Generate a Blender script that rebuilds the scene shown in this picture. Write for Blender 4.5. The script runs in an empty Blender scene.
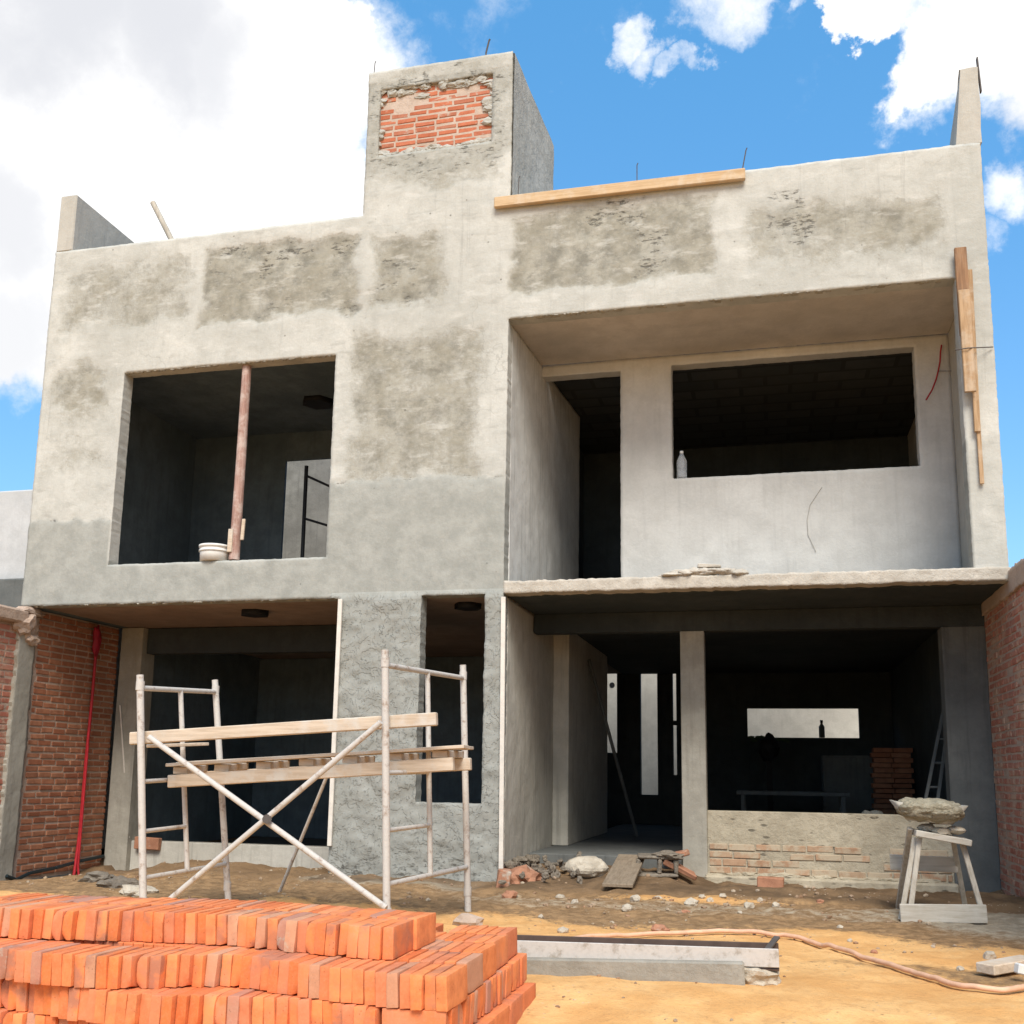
import bpy, bmesh, math, random
import numpy as np
from mathutils import Vector, Matrix, noise as mnoise

random.seed(7)
SC = bpy.context.scene
COL = SC.collection
R = math.radians

# ---------------------------------------------------------------- tagging
def tag(o, label=None, cat=None, group=None, kind=None):
    if label: o['label'] = label
    if cat: o['category'] = cat
    if group: o['group'] = group
    if kind: o['kind'] = kind
    return o

def empty(name, loc, label, cat, group=None):
    o = bpy.data.objects.new(name, None)
    o.empty_display_size = 0.1
    COL.objects.link(o)
    o.location = loc
    return tag(o, label, cat, group)

def link_mesh(name, me, mat, parent=None, loc=None):
    o = bpy.data.objects.new(name, me)
    COL.objects.link(o)
    if mat is not None:
        for m in (mat if isinstance(mat, (list, tuple)) else [mat]):
            me.materials.append(m)
    if loc is not None: o.location = loc
    if parent is not None:
        o.parent = parent
        if loc is None:
            o.location = -Vector(parent.location)      # mesh built in world coordinates
    return o

# ---------------------------------------------------------------- numpy noise
def _hash(ix, iy, seed):
    h = np.sin(ix * 127.1 + iy * 311.7 + seed * 74.7) * 43758.5453
    return h - np.floor(h)

def vnoise(x, y, seed=0):
    ix, iy = np.floor(x), np.floor(y)
    fx, fy = x - ix, y - iy
    fx = fx * fx * (3 - 2 * fx); fy = fy * fy * (3 - 2 * fy)
    a = _hash(ix, iy, seed); b = _hash(ix + 1, iy, seed)
    c = _hash(ix, iy + 1, seed); d = _hash(ix + 1, iy + 1, seed)
    return a + (b - a) * fx + (c - a) * fy + (a - b - c + d) * fx * fy

def fbm(x, y, octv=4, seed=0):
    s = 0; a = 0.5; t = 0
    for o in range(octv):
        s = s + a * vnoise(x * 2 ** o + o * 17.3, y * 2 ** o - o * 9.1, seed + o); t += a; a *= 0.5
    return s / t

def sstep(a, b, x):
    t = np.clip((x - a) / (b - a), 0, 1)
    return t * t * (3 - 2 * t)

# ---------------------------------------------------------------- mesh builder
class MB:
    def __init__(s): s.v = []; s.f = []; s.sm = []; s.c = []
    def add(s, vs, fs, smooth=False, tint=0.5):
        n = len(s.v)
        s.v += [tuple(v) for v in vs]
        s.f += [tuple(i + n for i in f) for f in fs]
        s.sm += [smooth] * len(fs)
        s.c += [tint] * len(vs)
        return s
    def box(s, c, size, rot=(0, 0, 0), bevel=0.0, tint=0.5, M=None, jit=0.0):
        bm = bmesh.new()
        bmesh.ops.create_cube(bm, size=1)
        for v in bm.verts:
            v.co = Vector((v.co.x * size[0], v.co.y * size[1], v.co.z * size[2]))
            if jit: v.co += Vector([random.uniform(-jit, jit) for _ in range(3)])
        if bevel:
            bmesh.ops.bevel(bm, geom=bm.edges[:], offset=bevel, segments=1, affect='EDGES', profile=0.5)
        from mathutils import Euler
        T = M if M is not None else Matrix.Translation(c) @ Euler(rot).to_matrix().to_4x4()
        bm.verts.index_update()
        s.add([T @ v.co for v in bm.verts], [[v.index for v in f.verts] for f in bm.faces], False, tint)
        bm.free(); return s
    def span(s, a, b, w, h, bevel=0.004, up=(0, 0, 1), tint=0.5):
        """a bar of width w and height h from a to b"""
        a, b = Vector(a), Vector(b)
        d = (b - a); L = d.length; d.normalize()
        u = Vector(up); x = d
        y = u.cross(x)
        if y.length < 1e-4: y = Vector((0, 1, 0)).cross(x)
        y.normalize(); z = x.cross(y)
        M = Matrix(((x.x, y.x, z.x, 0), (x.y, y.y, z.y, 0), (x.z, y.z, z.z, 0), (0, 0, 0, 1)))
        M.translation = (a + b) / 2
        return s.box(None, (L, w, h), bevel=bevel, tint=tint, M=M)
    def tube(s, pts, r, n=10, tint=0.5):
        pts = [Vector(p) for p in pts]
        rr = r if isinstance(r, (list, tuple)) else [r] * len(pts)
        vs, fs = [], []
        prev = None
        for i, p in enumerate(pts):
            d = (pts[min(i + 1, len(pts) - 1)] - pts[max(i - 1, 0)]).normalized()
            if prev is None:
                a = d.orthogonal().normalized()
            else:
                a = (prev - d * prev.dot(d)).normalized()
            prev = a
            b = d.cross(a)
            for k in range(n):
                t = 2 * math.pi * k / n
                vs.append(p + (a * math.cos(t) + b * math.sin(t)) * rr[i])
        for i in range(len(pts) - 1):
            for k in range(n):
                fs.append((i * n + k, i * n + (k + 1) % n, (i + 1) * n + (k + 1) % n, (i + 1) * n + k))
        s.add(vs, fs, True, tint)
        m = len(vs)
        s.add(vs[:n], [tuple(range(n))[::-1]], False, tint)
        s.add(vs[m - n:], [tuple(range(n))], False, tint)
        return s
    def lathe(s, prof, c, n=24, sx=1, sy=1, rot=None, tint=0.5):
        vs, fs = [], []
        T = Matrix.Translation(c) @ (rot.to_matrix().to_4x4() if rot is not None else Matrix())
        for r, z in prof:
            for k in range(n):
                t = 2 * math.pi * k / n
                vs.append(T @ Vector((r * sx * math.cos(t), r * sy * math.sin(t), z)))
        for i in range(len(prof) - 1):
            for k in range(n):
                fs.append((i * n + k, i * n + (k + 1) % n, (i + 1) * n + (k + 1) % n, (i + 1) * n + k))
        s.add(vs, fs, True, tint); return s
    def lump(s, c, size, seed=0, sub=2, amp=0.25, freq=1.6, tint=0.5, smooth=False, rot=(0, 0, 0)):
        from mathutils import Euler
        bm = bmesh.new()
        bmesh.ops.create_icosphere(bm, subdivisions=sub, radius=1)
        off = Vector((seed * 3.7, seed * 1.3, -seed * 2.1))
        Rm = Euler(rot).to_matrix()
        vs = []
        for v in bm.verts:
            k = 1 + amp * mnoise.fractal(v.co * freq + off, 0.8, 2.0, 3)
            p = Vector((v.co.x * size[0] * k, v.co.y * size[1] * k, v.co.z * size[2] * k))
            vs.append(Rm @ p + Vector(c))
        bm.verts.index_update()
        s.add(vs, [[v.index for v in f.verts] for f in bm.faces], smooth, tint)
        bm.free(); return s
    def mesh(s, name):
        me = bpy.data.meshes.new(name)
        me.from_pydata(s.v, [], s.f)
        me.polygons.foreach_set('use_smooth', s.sm)
        a = me.attributes.new('tint', 'FLOAT', 'POINT')
        a.data.foreach_set('value', s.c)
        me.update()
        return me
    def build(s, name, mat, parent=None):
        return link_mesh(name, s.mesh(name), mat, parent)

# a wall sheet: a fine grid with openings, real thickness, displaced front, chipped edges
def lines(breaks, step):
    out = []
    for a, b in zip(breaks[:-1], breaks[1:]):
        n = max(1, int(round((b - a) / step)))
        out += [a + (b - a) * i / n for i in range(n)]
    return np.array(out + [breaks[-1]])

def wall_sheet(name, mat, parent, place, us, vs, inside, thick, disp=None, zones=None, jit=0.006, seed=0):
    """place(u, v, depth) -> xyz arrays; depth > 0 goes into the wall"""
    nu, nv = len(us), len(vs)
    uc = (us[:-1] + us[1:]) / 2; vc = (vs[:-1] + vs[1:]) / 2
    UC, VC = np.meshgrid(uc, vc, indexing='ij')
    m = inside(UC, VC)
    U, V = np.meshgrid(us, vs, indexing='ij')
    pad = np.zeros((nu + 1, nv + 1), bool); pad[1:nu, 1:nv] = m
    cnt = pad[:-1, :-1].astype(int) + pad[1:, :-1] + pad[:-1, 1:] + pad[1:, 1:]
    used = cnt > 0; edge = used & (cnt < 4)
    ju = (vnoise(U * 31, V * 31, seed + 3) - .5) * 2 + (vnoise(U * 9, V * 9, seed + 5) - .5) * 1.2
    jv = (vnoise(U * 29, V * 33, seed + 8) - .5) * 2 + (vnoise(U * 8, V * 10, seed + 6) - .5) * 1.2
    Uj = U + np.where(edge, ju * jit, 0); Vj = V + np.where(edge, jv * jit, 0)
    D = disp(U, V) if disp is not None else np.zeros_like(U)
    idx = -np.ones((nu, nv), int)
    n = used.sum(); idx[used] = np.arange(n)
    f = np.stack(place(Uj[used], Vj[used], -D[used]), -1)
    b = np.stack(place(Uj[used], Vj[used], np.full(n, thick)), -1)
    verts = np.concatenate([f, b])
    ii, jj = np.nonzero(m)
    q = np.stack([idx[ii, jj], idx[ii + 1, jj], idx[ii + 1, jj + 1], idx[ii, jj + 1]], -1)
    faces = [q, q[:, ::-1] + n]
    P = np.zeros((nu + 1, nv + 1), bool); P[1:nu, 1:nv] = m
    # vertical boundaries (between cell i-1 and i)
    for i0, j0 in zip(*np.nonzero(P[:-1, 1:nv] != P[1:, 1:nv])):
        a, c = idx[i0, j0], idx[i0, j0 + 1]
        faces.append(np.array([[a, c, c + n, a + n]]) if P[i0 + 1, j0 + 1] is np.True_ or P[i0 + 1, j0 + 1] else np.array([[c, a, a + n, c + n]]))
    for i0, j0 in zip(*np.nonzero(P[1:nu, :-1] != P[1:nu, 1:])):
        a, c = idx[i0, j0], idx[i0 + 1, j0]
        faces.append(np.array([[c, a, a + n, c + n]]) if P[i0 + 1, j0 + 1] else np.array([[a, c, c + n, a + n]]))
    F = np.concatenate(faces)
    me = bpy.data.meshes.new(name)
    me.vertices.add(len(verts)); me.vertices.foreach_set('co', verts.ravel())
    me.loops.add(F.size); me.loops.foreach_set('vertex_index', F.ravel())
    me.polygons.add(len(F)); me.polygons.foreach_set('loop_start', np.arange(0, F.size, 4)); me.polygons.foreach_set('loop_total', np.full(len(F), 4))
    sm = np.zeros(len(F), bool); sm[:len(q)] = True
    me.polygons.foreach_set('use_smooth', sm)
    if zones is not None:
        z = zones(U[used], V[used])
        a = me.attributes.new('zones', 'FLOAT_COLOR', 'POINT')
        rgba = np.ones((2 * n, 4), np.float32)
        for k in range(len(z)): rgba[:n, k] = z[k]; rgba[n:, k] = z[k]
        if len(z) < 4: rgba[:, 3] = 0
        a.data.foreach_set('color', rgba.ravel())
    me.update(calc_edges=True); me.validate()
    return link_mesh(name, me, mat, parent)

# ---------------------------------------------------------------- materials
class NT:
    def __init__(s, name):
        s.m = bpy.data.materials.new(name); s.m.use_nodes = True
        s.t = s.m.node_tree; s.t.nodes.clear()
        s.out = s.t.nodes.new('ShaderNodeOutputMaterial')
        s.b = s.t.nodes.new('ShaderNodeBsdfPrincipled')
        s.t.links.new(s.b.outputs[0], s.out.inputs[0])
        s.b.inputs['Specular IOR Level'].default_value = 0.25
    def n(s, typ, **kw):
        x = s.t.nodes.new(typ)
        for k, v in kw.items():
            if k in x.inputs: x.inputs[k].default_value = v
            else: setattr(x, k, v)
        return x
    def l(s, a, b): s.t.links.new(a, b)
    def coord(s, obj=True):
        return s.n('ShaderNodeTexCoord').outputs['Object']
    def noise(s, vec, scale, detail=4, rough=0.55, scl=None):
        if scl:
            mp = s.n('ShaderNodeMapping'); mp.inputs['Scale'].default_value = scl
            s.l(vec, mp.inputs['Vector']); vec = mp.outputs[0]
        x = s.n('ShaderNodeTexNoise'); x.inputs['Scale'].default_value = scale
        x.inputs['Detail'].default_value = detail; x.inputs['Roughness'].default_value = rough
        s.l(vec, x.inputs['Vector']); return x.outputs['Fac']
    def ramp(s, fac, a, b, lo=0.0, hi=1.0):
        x = s.n('ShaderNodeMapRange'); x.interpolation_type = 'SMOOTHSTEP'
        for k, v in (('From Min', a), ('From Max', b), ('To Min', lo), ('To Max', hi)): x.inputs[k].default_value = v
        s.l(fac, x.inputs['Value']); return x.outputs[0]
    def math(s, op, a, b=None):
        x = s.n('ShaderNodeMath'); x.operation = op
        for i, v in enumerate((a, b)):
            if v is None: continue
            if isinstance(v, (int, float)): x.inputs[i].default_value = v
            else: s.l(v, x.inputs[i])
        return x.outputs[0]
    def mix(s, fac, a, b, mode='MIX'):
        x = s.n('ShaderNodeMix'); x.data_type = 'RGBA'; x.blend_type = mode
        if isinstance(fac, (int, float)): x.inputs[0].default_value = fac
        else: s.l(fac, x.inputs[0])
        for i, v in ((6, a), (7, b)):
            if isinstance(v, tuple): x.inputs[i].default_value = (*v, 1)
            else: s.l(v, x.inputs[i])
        return x.outputs[2]
    def bump(s, h, strength, dist=0.01):
        x = s.n('ShaderNodeBump'); x.inputs['Strength'].default_value = strength; x.inputs['Distance'].default_value = dist
        s.l(h, x.inputs['Height']); s.l(x.outputs[0], s.b.inputs['Normal'])
    def fin(s, col, rough=0.9):
        if isinstance(col, tuple): s.b.inputs['Base Color'].default_value = (*col, 1)
        else: s.l(col, s.b.inputs['Base Color'])
        if isinstance(rough, (int, float)): s.b.inputs['Roughness'].default_value = rough
        else: s.l(rough, s.b.inputs['Roughness'])
        return s.m

def concrete(name, c1, c2, c3=None, bump=0.35, streak=0.0, scale=1.0, pits=0.0):
    t = NT(name); v = t.coord()
    big = t.ramp(t.noise(v, 0.9 * scale, 5, 0.6), 0.32, 0.68)
    col = t.mix(big, c1, c2)
    mid = t.ramp(t.noise(v, 4.5 * scale, 6, 0.65), 0.35, 0.7)
    if c3: col = t.mix(t.math('MULTIPLY', mid, 0.55), col, c3)
    fine = t.noise(v, 38 * scale, 4, 0.7)
    col = t.mix(t.ramp(fine, 0.3, 0.7, 0.0, 0.14), col, tuple(x * 0.62 for x in c1))
    blot = t.ramp(t.noise(v, 1.7 * scale, 7, 0.68), 0.48, 0.72, 0, 0.45)
    col = t.mix(blot, col, tuple(x * 0.78 for x in c1))
    if streak:
        st = t.ramp(t.noise(v, 3.0, 5, 0.6, (6, 6, 0.35)), 0.5, 0.75)
        col = t.mix(t.math('MULTIPLY', st, streak), col, tuple(x * 0.45 for x in c1))
    if pits:
        mp = t.n('ShaderNodeMapping'); mp.inputs['Scale'].default_value = (6, 6, 16); t.l(v, mp.inputs['Vector'])
        vo = t.n('ShaderNodeTexVoronoi'); t.l(mp.outputs[0], vo.inputs['Vector']); vo.inputs['Scale'].default_value = 1
        pt = t.math('MULTIPLY', t.ramp(vo.outputs['Distance'], 0.16, 0.30, 1, 0), t.ramp(t.noise(v, 3, 4), 0.45, 0.55))
        col = t.mix(t.math('MULTIPLY', pt, pits), col, tuple(x * 0.3 for x in c1))
        mid = t.math('SUBTRACT', mid, pt)
    t.bump(t.math('ADD', t.math('MULTIPLY', fine, 0.5), mid), bump, 0.012)
    return t.fin(col, 0.92)

def facade_material():
    t = NT('facade_plaster'); v = t.coord()
    at = t.n('ShaderNodeAttribute'); at.attribute_name = 'zones'
    sp = t.n('ShaderNodeSeparateColor'); t.l(at.outputs['Color'], sp.inputs[0])
    patch, wet, gouge, low = sp.outputs[0], sp.outputs[1], sp.outputs[2], at.outputs['Alpha']
    big = t.ramp(t.noise(v, 0.8, 6, 0.62), 0.3, 0.7)
    mid = t.noise(v, 5.0, 7, 0.68)
    sml = t.noise(v, 13, 6, 0.7)
    fine = t.noise(v, 48, 4, 0.7)
    base = t.mix(big, (0.415, 0.405, 0.36), (0.545, 0.53, 0.475))
    base = t.mix(t.ramp(mid, 0.42, 0.74, 0, 0.55), base, (0.34, 0.33, 0.29))
    base = t.mix(t.ramp(t.noise(v, 2.0, 6, 0.65, (4, 4, 0.6)), 0.5, 0.8, 0, 0.40), base, (0.35, 0.335, 0.285))
    base = t.mix(t.ramp(t.noise(v, 1.6, 6, 0.7), 0.55, 0.72, 0, 0.35), base, (0.60, 0.58, 0.52))
    # old rough render showing in the panels between the beams
    e = t.math('ADD', t.math('MULTIPLY', t.math('SUBTRACT', t.noise(v, 3.0, 6, 0.65), 0.5), 1.5), t.math('MULTIPLY', t.math('SUBTRACT', sml, 0.5), 1.0))
    pm = t.ramp(t.math('ADD', patch, e), 0.02, 1.0)
    pc = t.mix(t.ramp(mid, 0.32, 0.66), (0.155, 0.146, 0.115), (0.36, 0.34, 0.28))
    pc = t.mix(t.ramp(t.noise(v, 2.6, 5, 0.6), 0.35, 0.65, 0, 0.6), pc, (0.25, 0.225, 0.165))
    pc = t.mix(t.ramp(t.noise(v, 6, 6, 0.75, (1, 1, 1.7)), 0.54, 0.72, 0, 0.6), pc, (0.44, 0.42, 0.36))
    pc = t.mix(t.ramp(t.noise(v, 7, 6, 0.75, (1, 1, 2.4)), 0.52, 0.70, 0, 0.7), pc, (0.15, 0.14, 0.115))
    base = t.mix(t.math('MULTIPLY', pm, 0.95), base, pc)
    # vertical dirt runs and hairline cracks
    run = t.math('MULTIPLY', t.ramp(t.noise(v, 2.6, 6, 0.7, (7, 7, 0.22)), 0.54, 0.74), t.ramp(t.noise(v, 0.9, 3, 0.5), 0.42, 0.6))
    base = t.mix(t.math('MULTIPLY', run, 0.45), base, (0.22, 0.21, 0.185))
    cn = t.n('ShaderNodeTexNoise'); cn.inputs['Scale'].default_value = 2.2; cn.inputs['Detail'].default_value = 6; t.l(v, cn.inputs['Vector'])
    cs = t.n('ShaderNodeVectorMath'); cs.operation = 'SCALE'; cs.inputs['Scale'].default_value = 0.9; t.l(cn.outputs['Color'], cs.inputs[0])
    ca = t.n('ShaderNodeVectorMath'); ca.operation = 'ADD'; t.l(v, ca.inputs[0]); t.l(cs.outputs[0], ca.inputs[1])
    cv = t.n('ShaderNodeTexVoronoi'); cv.feature = 'DISTANCE_TO_EDGE'; cv.inputs['Scale'].default_value = 0.75; t.l(ca.outputs[0], cv.inputs['Vector'])
    ck = t.math('MULTIPLY', t.ramp(cv.outputs['Distance'], 0.002, 0.007, 1, 0), t.ramp(t.noise(v, 1.1, 4, 0.6), 0.5, 0.62))
    base = t.mix(t.math('MULTIPLY', ck, 0.25), base, (0.16, 0.15, 0.13))
    # trowel sweeps
    sw = t.noise(v, 3.0, 5, 0.6, (1.0, 1.0, 3.2))
    base = t.mix(t.ramp(sw, 0.54, 0.70, 0, 0.42), base, (0.60, 0.58, 0.525))
    base = t.mix(t.ramp(sw, 0.44, 0.30, 0, 0.45), base, (0.30, 0.29, 0.255))
    # fresh grey-green render
    wc = t.mix(t.ramp(mid, 0.3, 0.7), (0.27, 0.27, 0.24), (0.365, 0.36, 0.32))
    wc = t.mix(t.ramp(t.noise(v, 2.2, 6, 0.65), 0.48, 0.72, 0, 0.5), wc, (0.285, 0.285, 0.25))
    wc = t.mix(t.ramp(sml, 0.52, 0.78, 0, 0.45), wc, (0.24, 0.25, 0.22))
    base = t.mix(wet, base, wc)
    base = t.mix(t.math('MULTIPLY', low, 0.30), base, (0.20, 0.20, 0.18))
    # torn trowel marks
    gn = t.math('MULTIPLY', t.ramp(t.noise(v, 3.4, 6, 0.7, (1, 1, 2.0)), 0.42, 0.60), t.ramp(t.noise(v, 11, 6, 0.75, (1, 1, 3.0)), 0.44, 0.66))
    gm = t.ramp(t.math('MULTIPLY', gouge, gn), 0.07, 0.45)
    base = t.mix(t.math('MULTIPLY', gm, 0.85), base, (0.085, 0.078, 0.064))
    # flaked, thrown render on the lower pillar: stepped flakes with darkened edges
    dn = t.n('ShaderNodeTexNoise'); dn.inputs['Scale'].default_value = 5.5; dn.inputs['Detail'].default_value = 6; dn.inputs['Roughness'].default_value = 0.6; dn.inputs['Distortion'].default_value = 0.35
    t.l(v, dn.inputs['Vector'])
    ter = t.math('MULTIPLY', dn.outputs['Fac'], 9.0)
    fr = t.math('FRACT', ter)
    stepped = t.math('ADD', t.math('FLOOR', ter), t.ramp(fr, 0.78, 1.0))
    crease = t.math('MULTIPLY', t.ramp(fr, 0.86, 0.97), t.ramp(t.noise(v, 4, 5, 0.7), 0.42, 0.62))
    base = t.mix(t.math('MULTIPLY', t.math('MULTIPLY', crease, low), 0.95), base, (0.12, 0.12, 0.105))
    base = t.mix(t.ramp(fine, 0.35, 0.75, 0, 0.14), base, (0.27, 0.255, 0.215))
    vo = t.n('ShaderNodeTexVoronoi'); vo.inputs['Scale'].default_value = 7; t.l(v, vo.inputs['Vector'])
    pit = t.math('MULTIPLY', t.ramp(vo.outputs['Distance'], 0.05, 0.09, 1, 0), t.ramp(t.noise(v, 1.3, 3), 0.5, 0.6))
    base = t.mix(t.math('MULTIPLY', pit, 0.7), base, (0.12, 0.11, 0.09))
    h = t.math('ADD', t.math('MULTIPLY', fine, 0.2), t.math('ADD', t.math('MULTIPLY', mid, 1.0), t.math('MULTIPLY', sml, 0.7)))
    h = t.math('SUBTRACT', h, t.math('MULTIPLY', gm, 0.9))
    h = t.math('SUBTRACT', h, t.math('MULTIPLY', t.ramp(t.math('ADD', patch, e), 0.30, 0.62), 0.5))
    h = t.math('ADD', h, t.math('MULTIPLY', t.math('MULTIPLY', stepped, low), 1.6))
    t.bump(h, 0.5, 0.014)
    return t.fin(base, 0.93)

def brick_mat(name, ramp_cols, mortar_smear=0.0, obj_random=False, smear=(0.42, 0.37, 0.30), bumps=0.5):
    t = NT(name); v = t.coord()
    if obj_random:
        oi = t.n('ShaderNodeObjectInfo'); f = oi.outputs['Random']
        ad = t.n('ShaderNodeVectorMath'); ad.operation = 'ADD'
        t.l(v, ad.inputs[0]); t.l(oi.outputs['Location'], ad.inputs[1]); v = ad.outputs[0]
    else:
        a = t.n('ShaderNodeAttribute'); a.attribute_name = 'tint'; f = a.outputs['Fac']
    cr = t.n('ShaderNodeValToRGB'); e = cr.color_ramp.elements
    e[0].position = 0; e[0].color = (*ramp_cols[0], 1); e[1].position = 1; e[1].color = (*ramp_cols[-1], 1)
    for i, c in enumerate(ramp_cols[1:-1]):
        x = e.new((i + 1) / (len(ramp_cols) - 1)); x.color = (*c, 1)
    t.l(f, cr.inputs[0])
    mid = t.noise(v, 14, 5, 0.65); fine = t.noise(v, 90, 4, 0.7)
    col = t.mix(t.ramp(mid, 0.35, 0.7, 0, 0.55), cr.outputs[0], tuple(x * 0.72 for x in ramp_cols[0]))
    col = t.mix(t.ramp(fine, 0.4, 0.75, 0, 0.35), col, tuple(min(1, x * 1.25) for x in ramp_cols[-1]))
    if obj_random:
        wh = t.n('ShaderNodeMath'); wh.operation = 'FRACT'; t.l(t.math('MULTIPLY', f, 37.7), wh.inputs[0])
        dusty = t.math('MULTIPLY', t.ramp(t.noise(v, 7, 6, 0.7), 0.40, 0.66), t.ramp(wh.outputs[0], 0.35, 1.0, 0.03, 0.32))
        col = t.mix(dusty, col, (0.66, 0.40, 0.26))
        wh2 = t.n('ShaderNodeMath'); wh2.operation = 'FRACT'; t.l(t.math('MULTIPLY', f, 91.3), wh2.inputs[0])
        kiln = t.math('MULTIPLY', t.ramp(t.noise(v, 5, 5, 0.6), 0.5, 0.62), t.ramp(wh2.outputs[0], 0.45, 0.9, 0.0, 0.8))
        col = t.mix(kiln, col, (0.36, 0.155, 0.10))
    if mortar_smear:
        sm = t.ramp(t.noise(v, 5, 6, 0.72), 0.62 - 0.25 * mortar_smear, 0.72 - 0.2 * mortar_smear)
        col = t.mix(t.math('MULTIPLY', sm, 0.85), col, smear)
    vo = t.n('ShaderNodeTexVoronoi'); vo.inputs['Scale'].default_value = 60; t.l(v, vo.inputs['Vector'])
    pit = t.math('MULTIPLY', t.ramp(vo.outputs['Distance'], 0.1, 0.22, 1, 0), t.ramp(mid, 0.5, 0.6))
    col = t.mix(t.math('MULTIPLY', pit, 0.5), col, tuple(x * 0.4 for x in ramp_cols[0]))
    t.bump(t.math('ADD', mid, t.math('MULTIPLY', fine, 0.5)), bumps, 0.004)
    return t.fin(col, 0.92)

def wood(name, c1, c2, along='x', dusty=(0.5, 0.45, 0.37), dust=0.4):
    t = NT(name); v = t.coord()
    scl = {'x': (0.6, 9, 9), 'y': (9, 0.6, 9), 'z': (9, 9, 0.6)}[along]
    g = t.noise(v, 5, 6, 0.65, scl)
    col = t.mix(t.ramp(g, 0.35, 0.65), c1, c2)
    col = t.mix(t.ramp(t.noise(v, 6, 5, 0.7), 0.45, 0.68, 0, dust), col, dusty)
    col = t.mix(t.ramp(t.noise(v, 30, 4, 0.7, scl), 0.6, 0.75, 0, 0.5), col, tuple(x * 0.4 for x in c1))
    t.bump(g, 0.4, 0.004)
    return t.fin(col, 0.85)

def painted(name, c, worn, amount=0.4, rough=0.55, metal=0.0):
    t = NT(name); v = t.coord()
    w = t.ramp(t.noise(v, 16, 6, 0.7), 0.62 - 0.2 * amount, 0.7)
    col = t.mix(w, c, worn)
    col = t.mix(t.ramp(t.noise(v, 50, 4, 0.7), 0.4, 0.75, 0, 0.25), col, tuple(x * 0.6 for x in c))
    t.bump(w, 0.25, 0.003)
    t.b.inputs['Metallic'].default_value = metal
    return t.fin(col, rough)

def plain(name, c, rough=0.6, var=0.25):
    t = NT(name); v = t.coord()
    col = t.mix(t.ramp(t.noise(v, 12, 5, 0.65), 0.35, 0.7, 0, 1), c, tuple(x * (1 - var) for x in c))
    return t.fin(col, rough)

M = {}
M['facade'] = facade_material()
M['recess'] = concrete('smooth_grey_plaster', (0.50, 0.485, 0.45), (0.59, 0.575, 0.535), (0.44, 0.425, 0.39), 0.25, 0.15)
M['side'] = concrete('stained_plaster', (0.52, 0.51, 0.475), (0.62, 0.61, 0.575), (0.42, 0.40, 0.365), 0.25, 0.6)
M['lowside'] = concrete('low_wall_plaster', (0.50, 0.47, 0.40), (0.60, 0.57, 0.495), (0.38, 0.355, 0.295), 0.3, 0.5)
M['soffit'] = concrete('formed_soffit', (0.50, 0.45, 0.39), (0.60, 0.54, 0.475), (0.40, 0.355, 0.305), 0.2)
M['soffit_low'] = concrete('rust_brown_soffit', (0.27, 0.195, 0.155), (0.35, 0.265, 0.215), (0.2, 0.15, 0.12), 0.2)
M['dark'] = concrete('shade_dark_concrete', (0.045, 0.055, 0.057), (0.07, 0.08, 0.08), (0.035, 0.042, 0.043), 0.3, 0.3)  # darker than real concrete: the rooms' shade is put into the colour
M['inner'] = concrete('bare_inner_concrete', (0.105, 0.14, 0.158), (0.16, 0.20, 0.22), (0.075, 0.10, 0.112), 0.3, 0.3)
M['patio'] = concrete('patio_plaster', (0.21, 0.20, 0.18), (0.29, 0.28, 0.25), (0.13, 0.125, 0.11), 0.3, 0.4)
M['column'] = concrete('column_concrete', (0.32, 0.295, 0.24), (0.42, 0.39, 0.325), (0.24, 0.22, 0.18), 0.3, 0.3)
M['darkcol'] = concrete('grey_column', (0.12, 0.125, 0.118), (0.165, 0.165, 0.152), (0.085, 0.088, 0.084), 0.3, 0.4)
M['lintel'] = concrete('shade_dark_lintel', (0.040, 0.046, 0.046), (0.062, 0.068, 0.066), (0.03, 0.034, 0.034), 0.3, 0.2)  # near-black tone carries the shade under the slab
M['ochre'] = concrete('ochre_base_render', (0.40, 0.345, 0.25), (0.50, 0.435, 0.32), (0.30, 0.25, 0.175), 0.6, 0.1, 2.0, 0.8)
M['slabedge'] = concrete('pale_mortar_edge', (0.46, 0.415, 0.345), (0.56, 0.50, 0.415), (0.36, 0.315, 0.255), 0.5, 0.1, 2.0)
M['pale'] = concrete('pale_garden_wall', (0.50, 0.46, 0.39), (0.58, 0.54, 0.46), (0.40, 0.37, 0.31), 0.2, 0.15)
M['white_wall'] = concrete('white_house_wall', (0.46, 0.46, 0.45), (0.54, 0.54, 0.53), (0.40, 0.40, 0.39), 0.15, 0.1)
M['parapet'] = concrete('parapet_plaster', (0.43, 0.405, 0.35), (0.50, 0.47, 0.41), (0.37, 0.345, 0.295), 0.25, 0.2)
M['rough'] = concrete('rough_tower_render', (0.40, 0.385, 0.335), (0.50, 0.48, 0.425), (0.31, 0.295, 0.25), 0.7, 0.3, 1.4)
M['mortar'] = concrete('brick_mortar', (0.42, 0.31, 0.235), (0.48, 0.36, 0.28), (0.34, 0.25, 0.19), 0.5, 0.0, 2.0)
M['mortar_pink'] = concrete('pinkish_mortar', (0.46, 0.35, 0.27), (0.52, 0.41, 0.33), (0.38, 0.30, 0.235), 0.5, 0.0, 2.0)
M['brick_wall'] = brick_mat('old_red_brick', [(0.26, 0.092, 0.046), (0.34, 0.130, 0.066), (0.39, 0.175, 0.095), (0.30, 0.13, 0.072)], 0.0)
M['brick_smeared'] = brick_mat('mortar_smeared_brick', [(0.36, 0.125, 0.08), (0.43, 0.165, 0.105), (0.46, 0.21, 0.14), (0.38, 0.165, 0.115)], 0.6, smear=(0.46, 0.32, 0.225))
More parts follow.
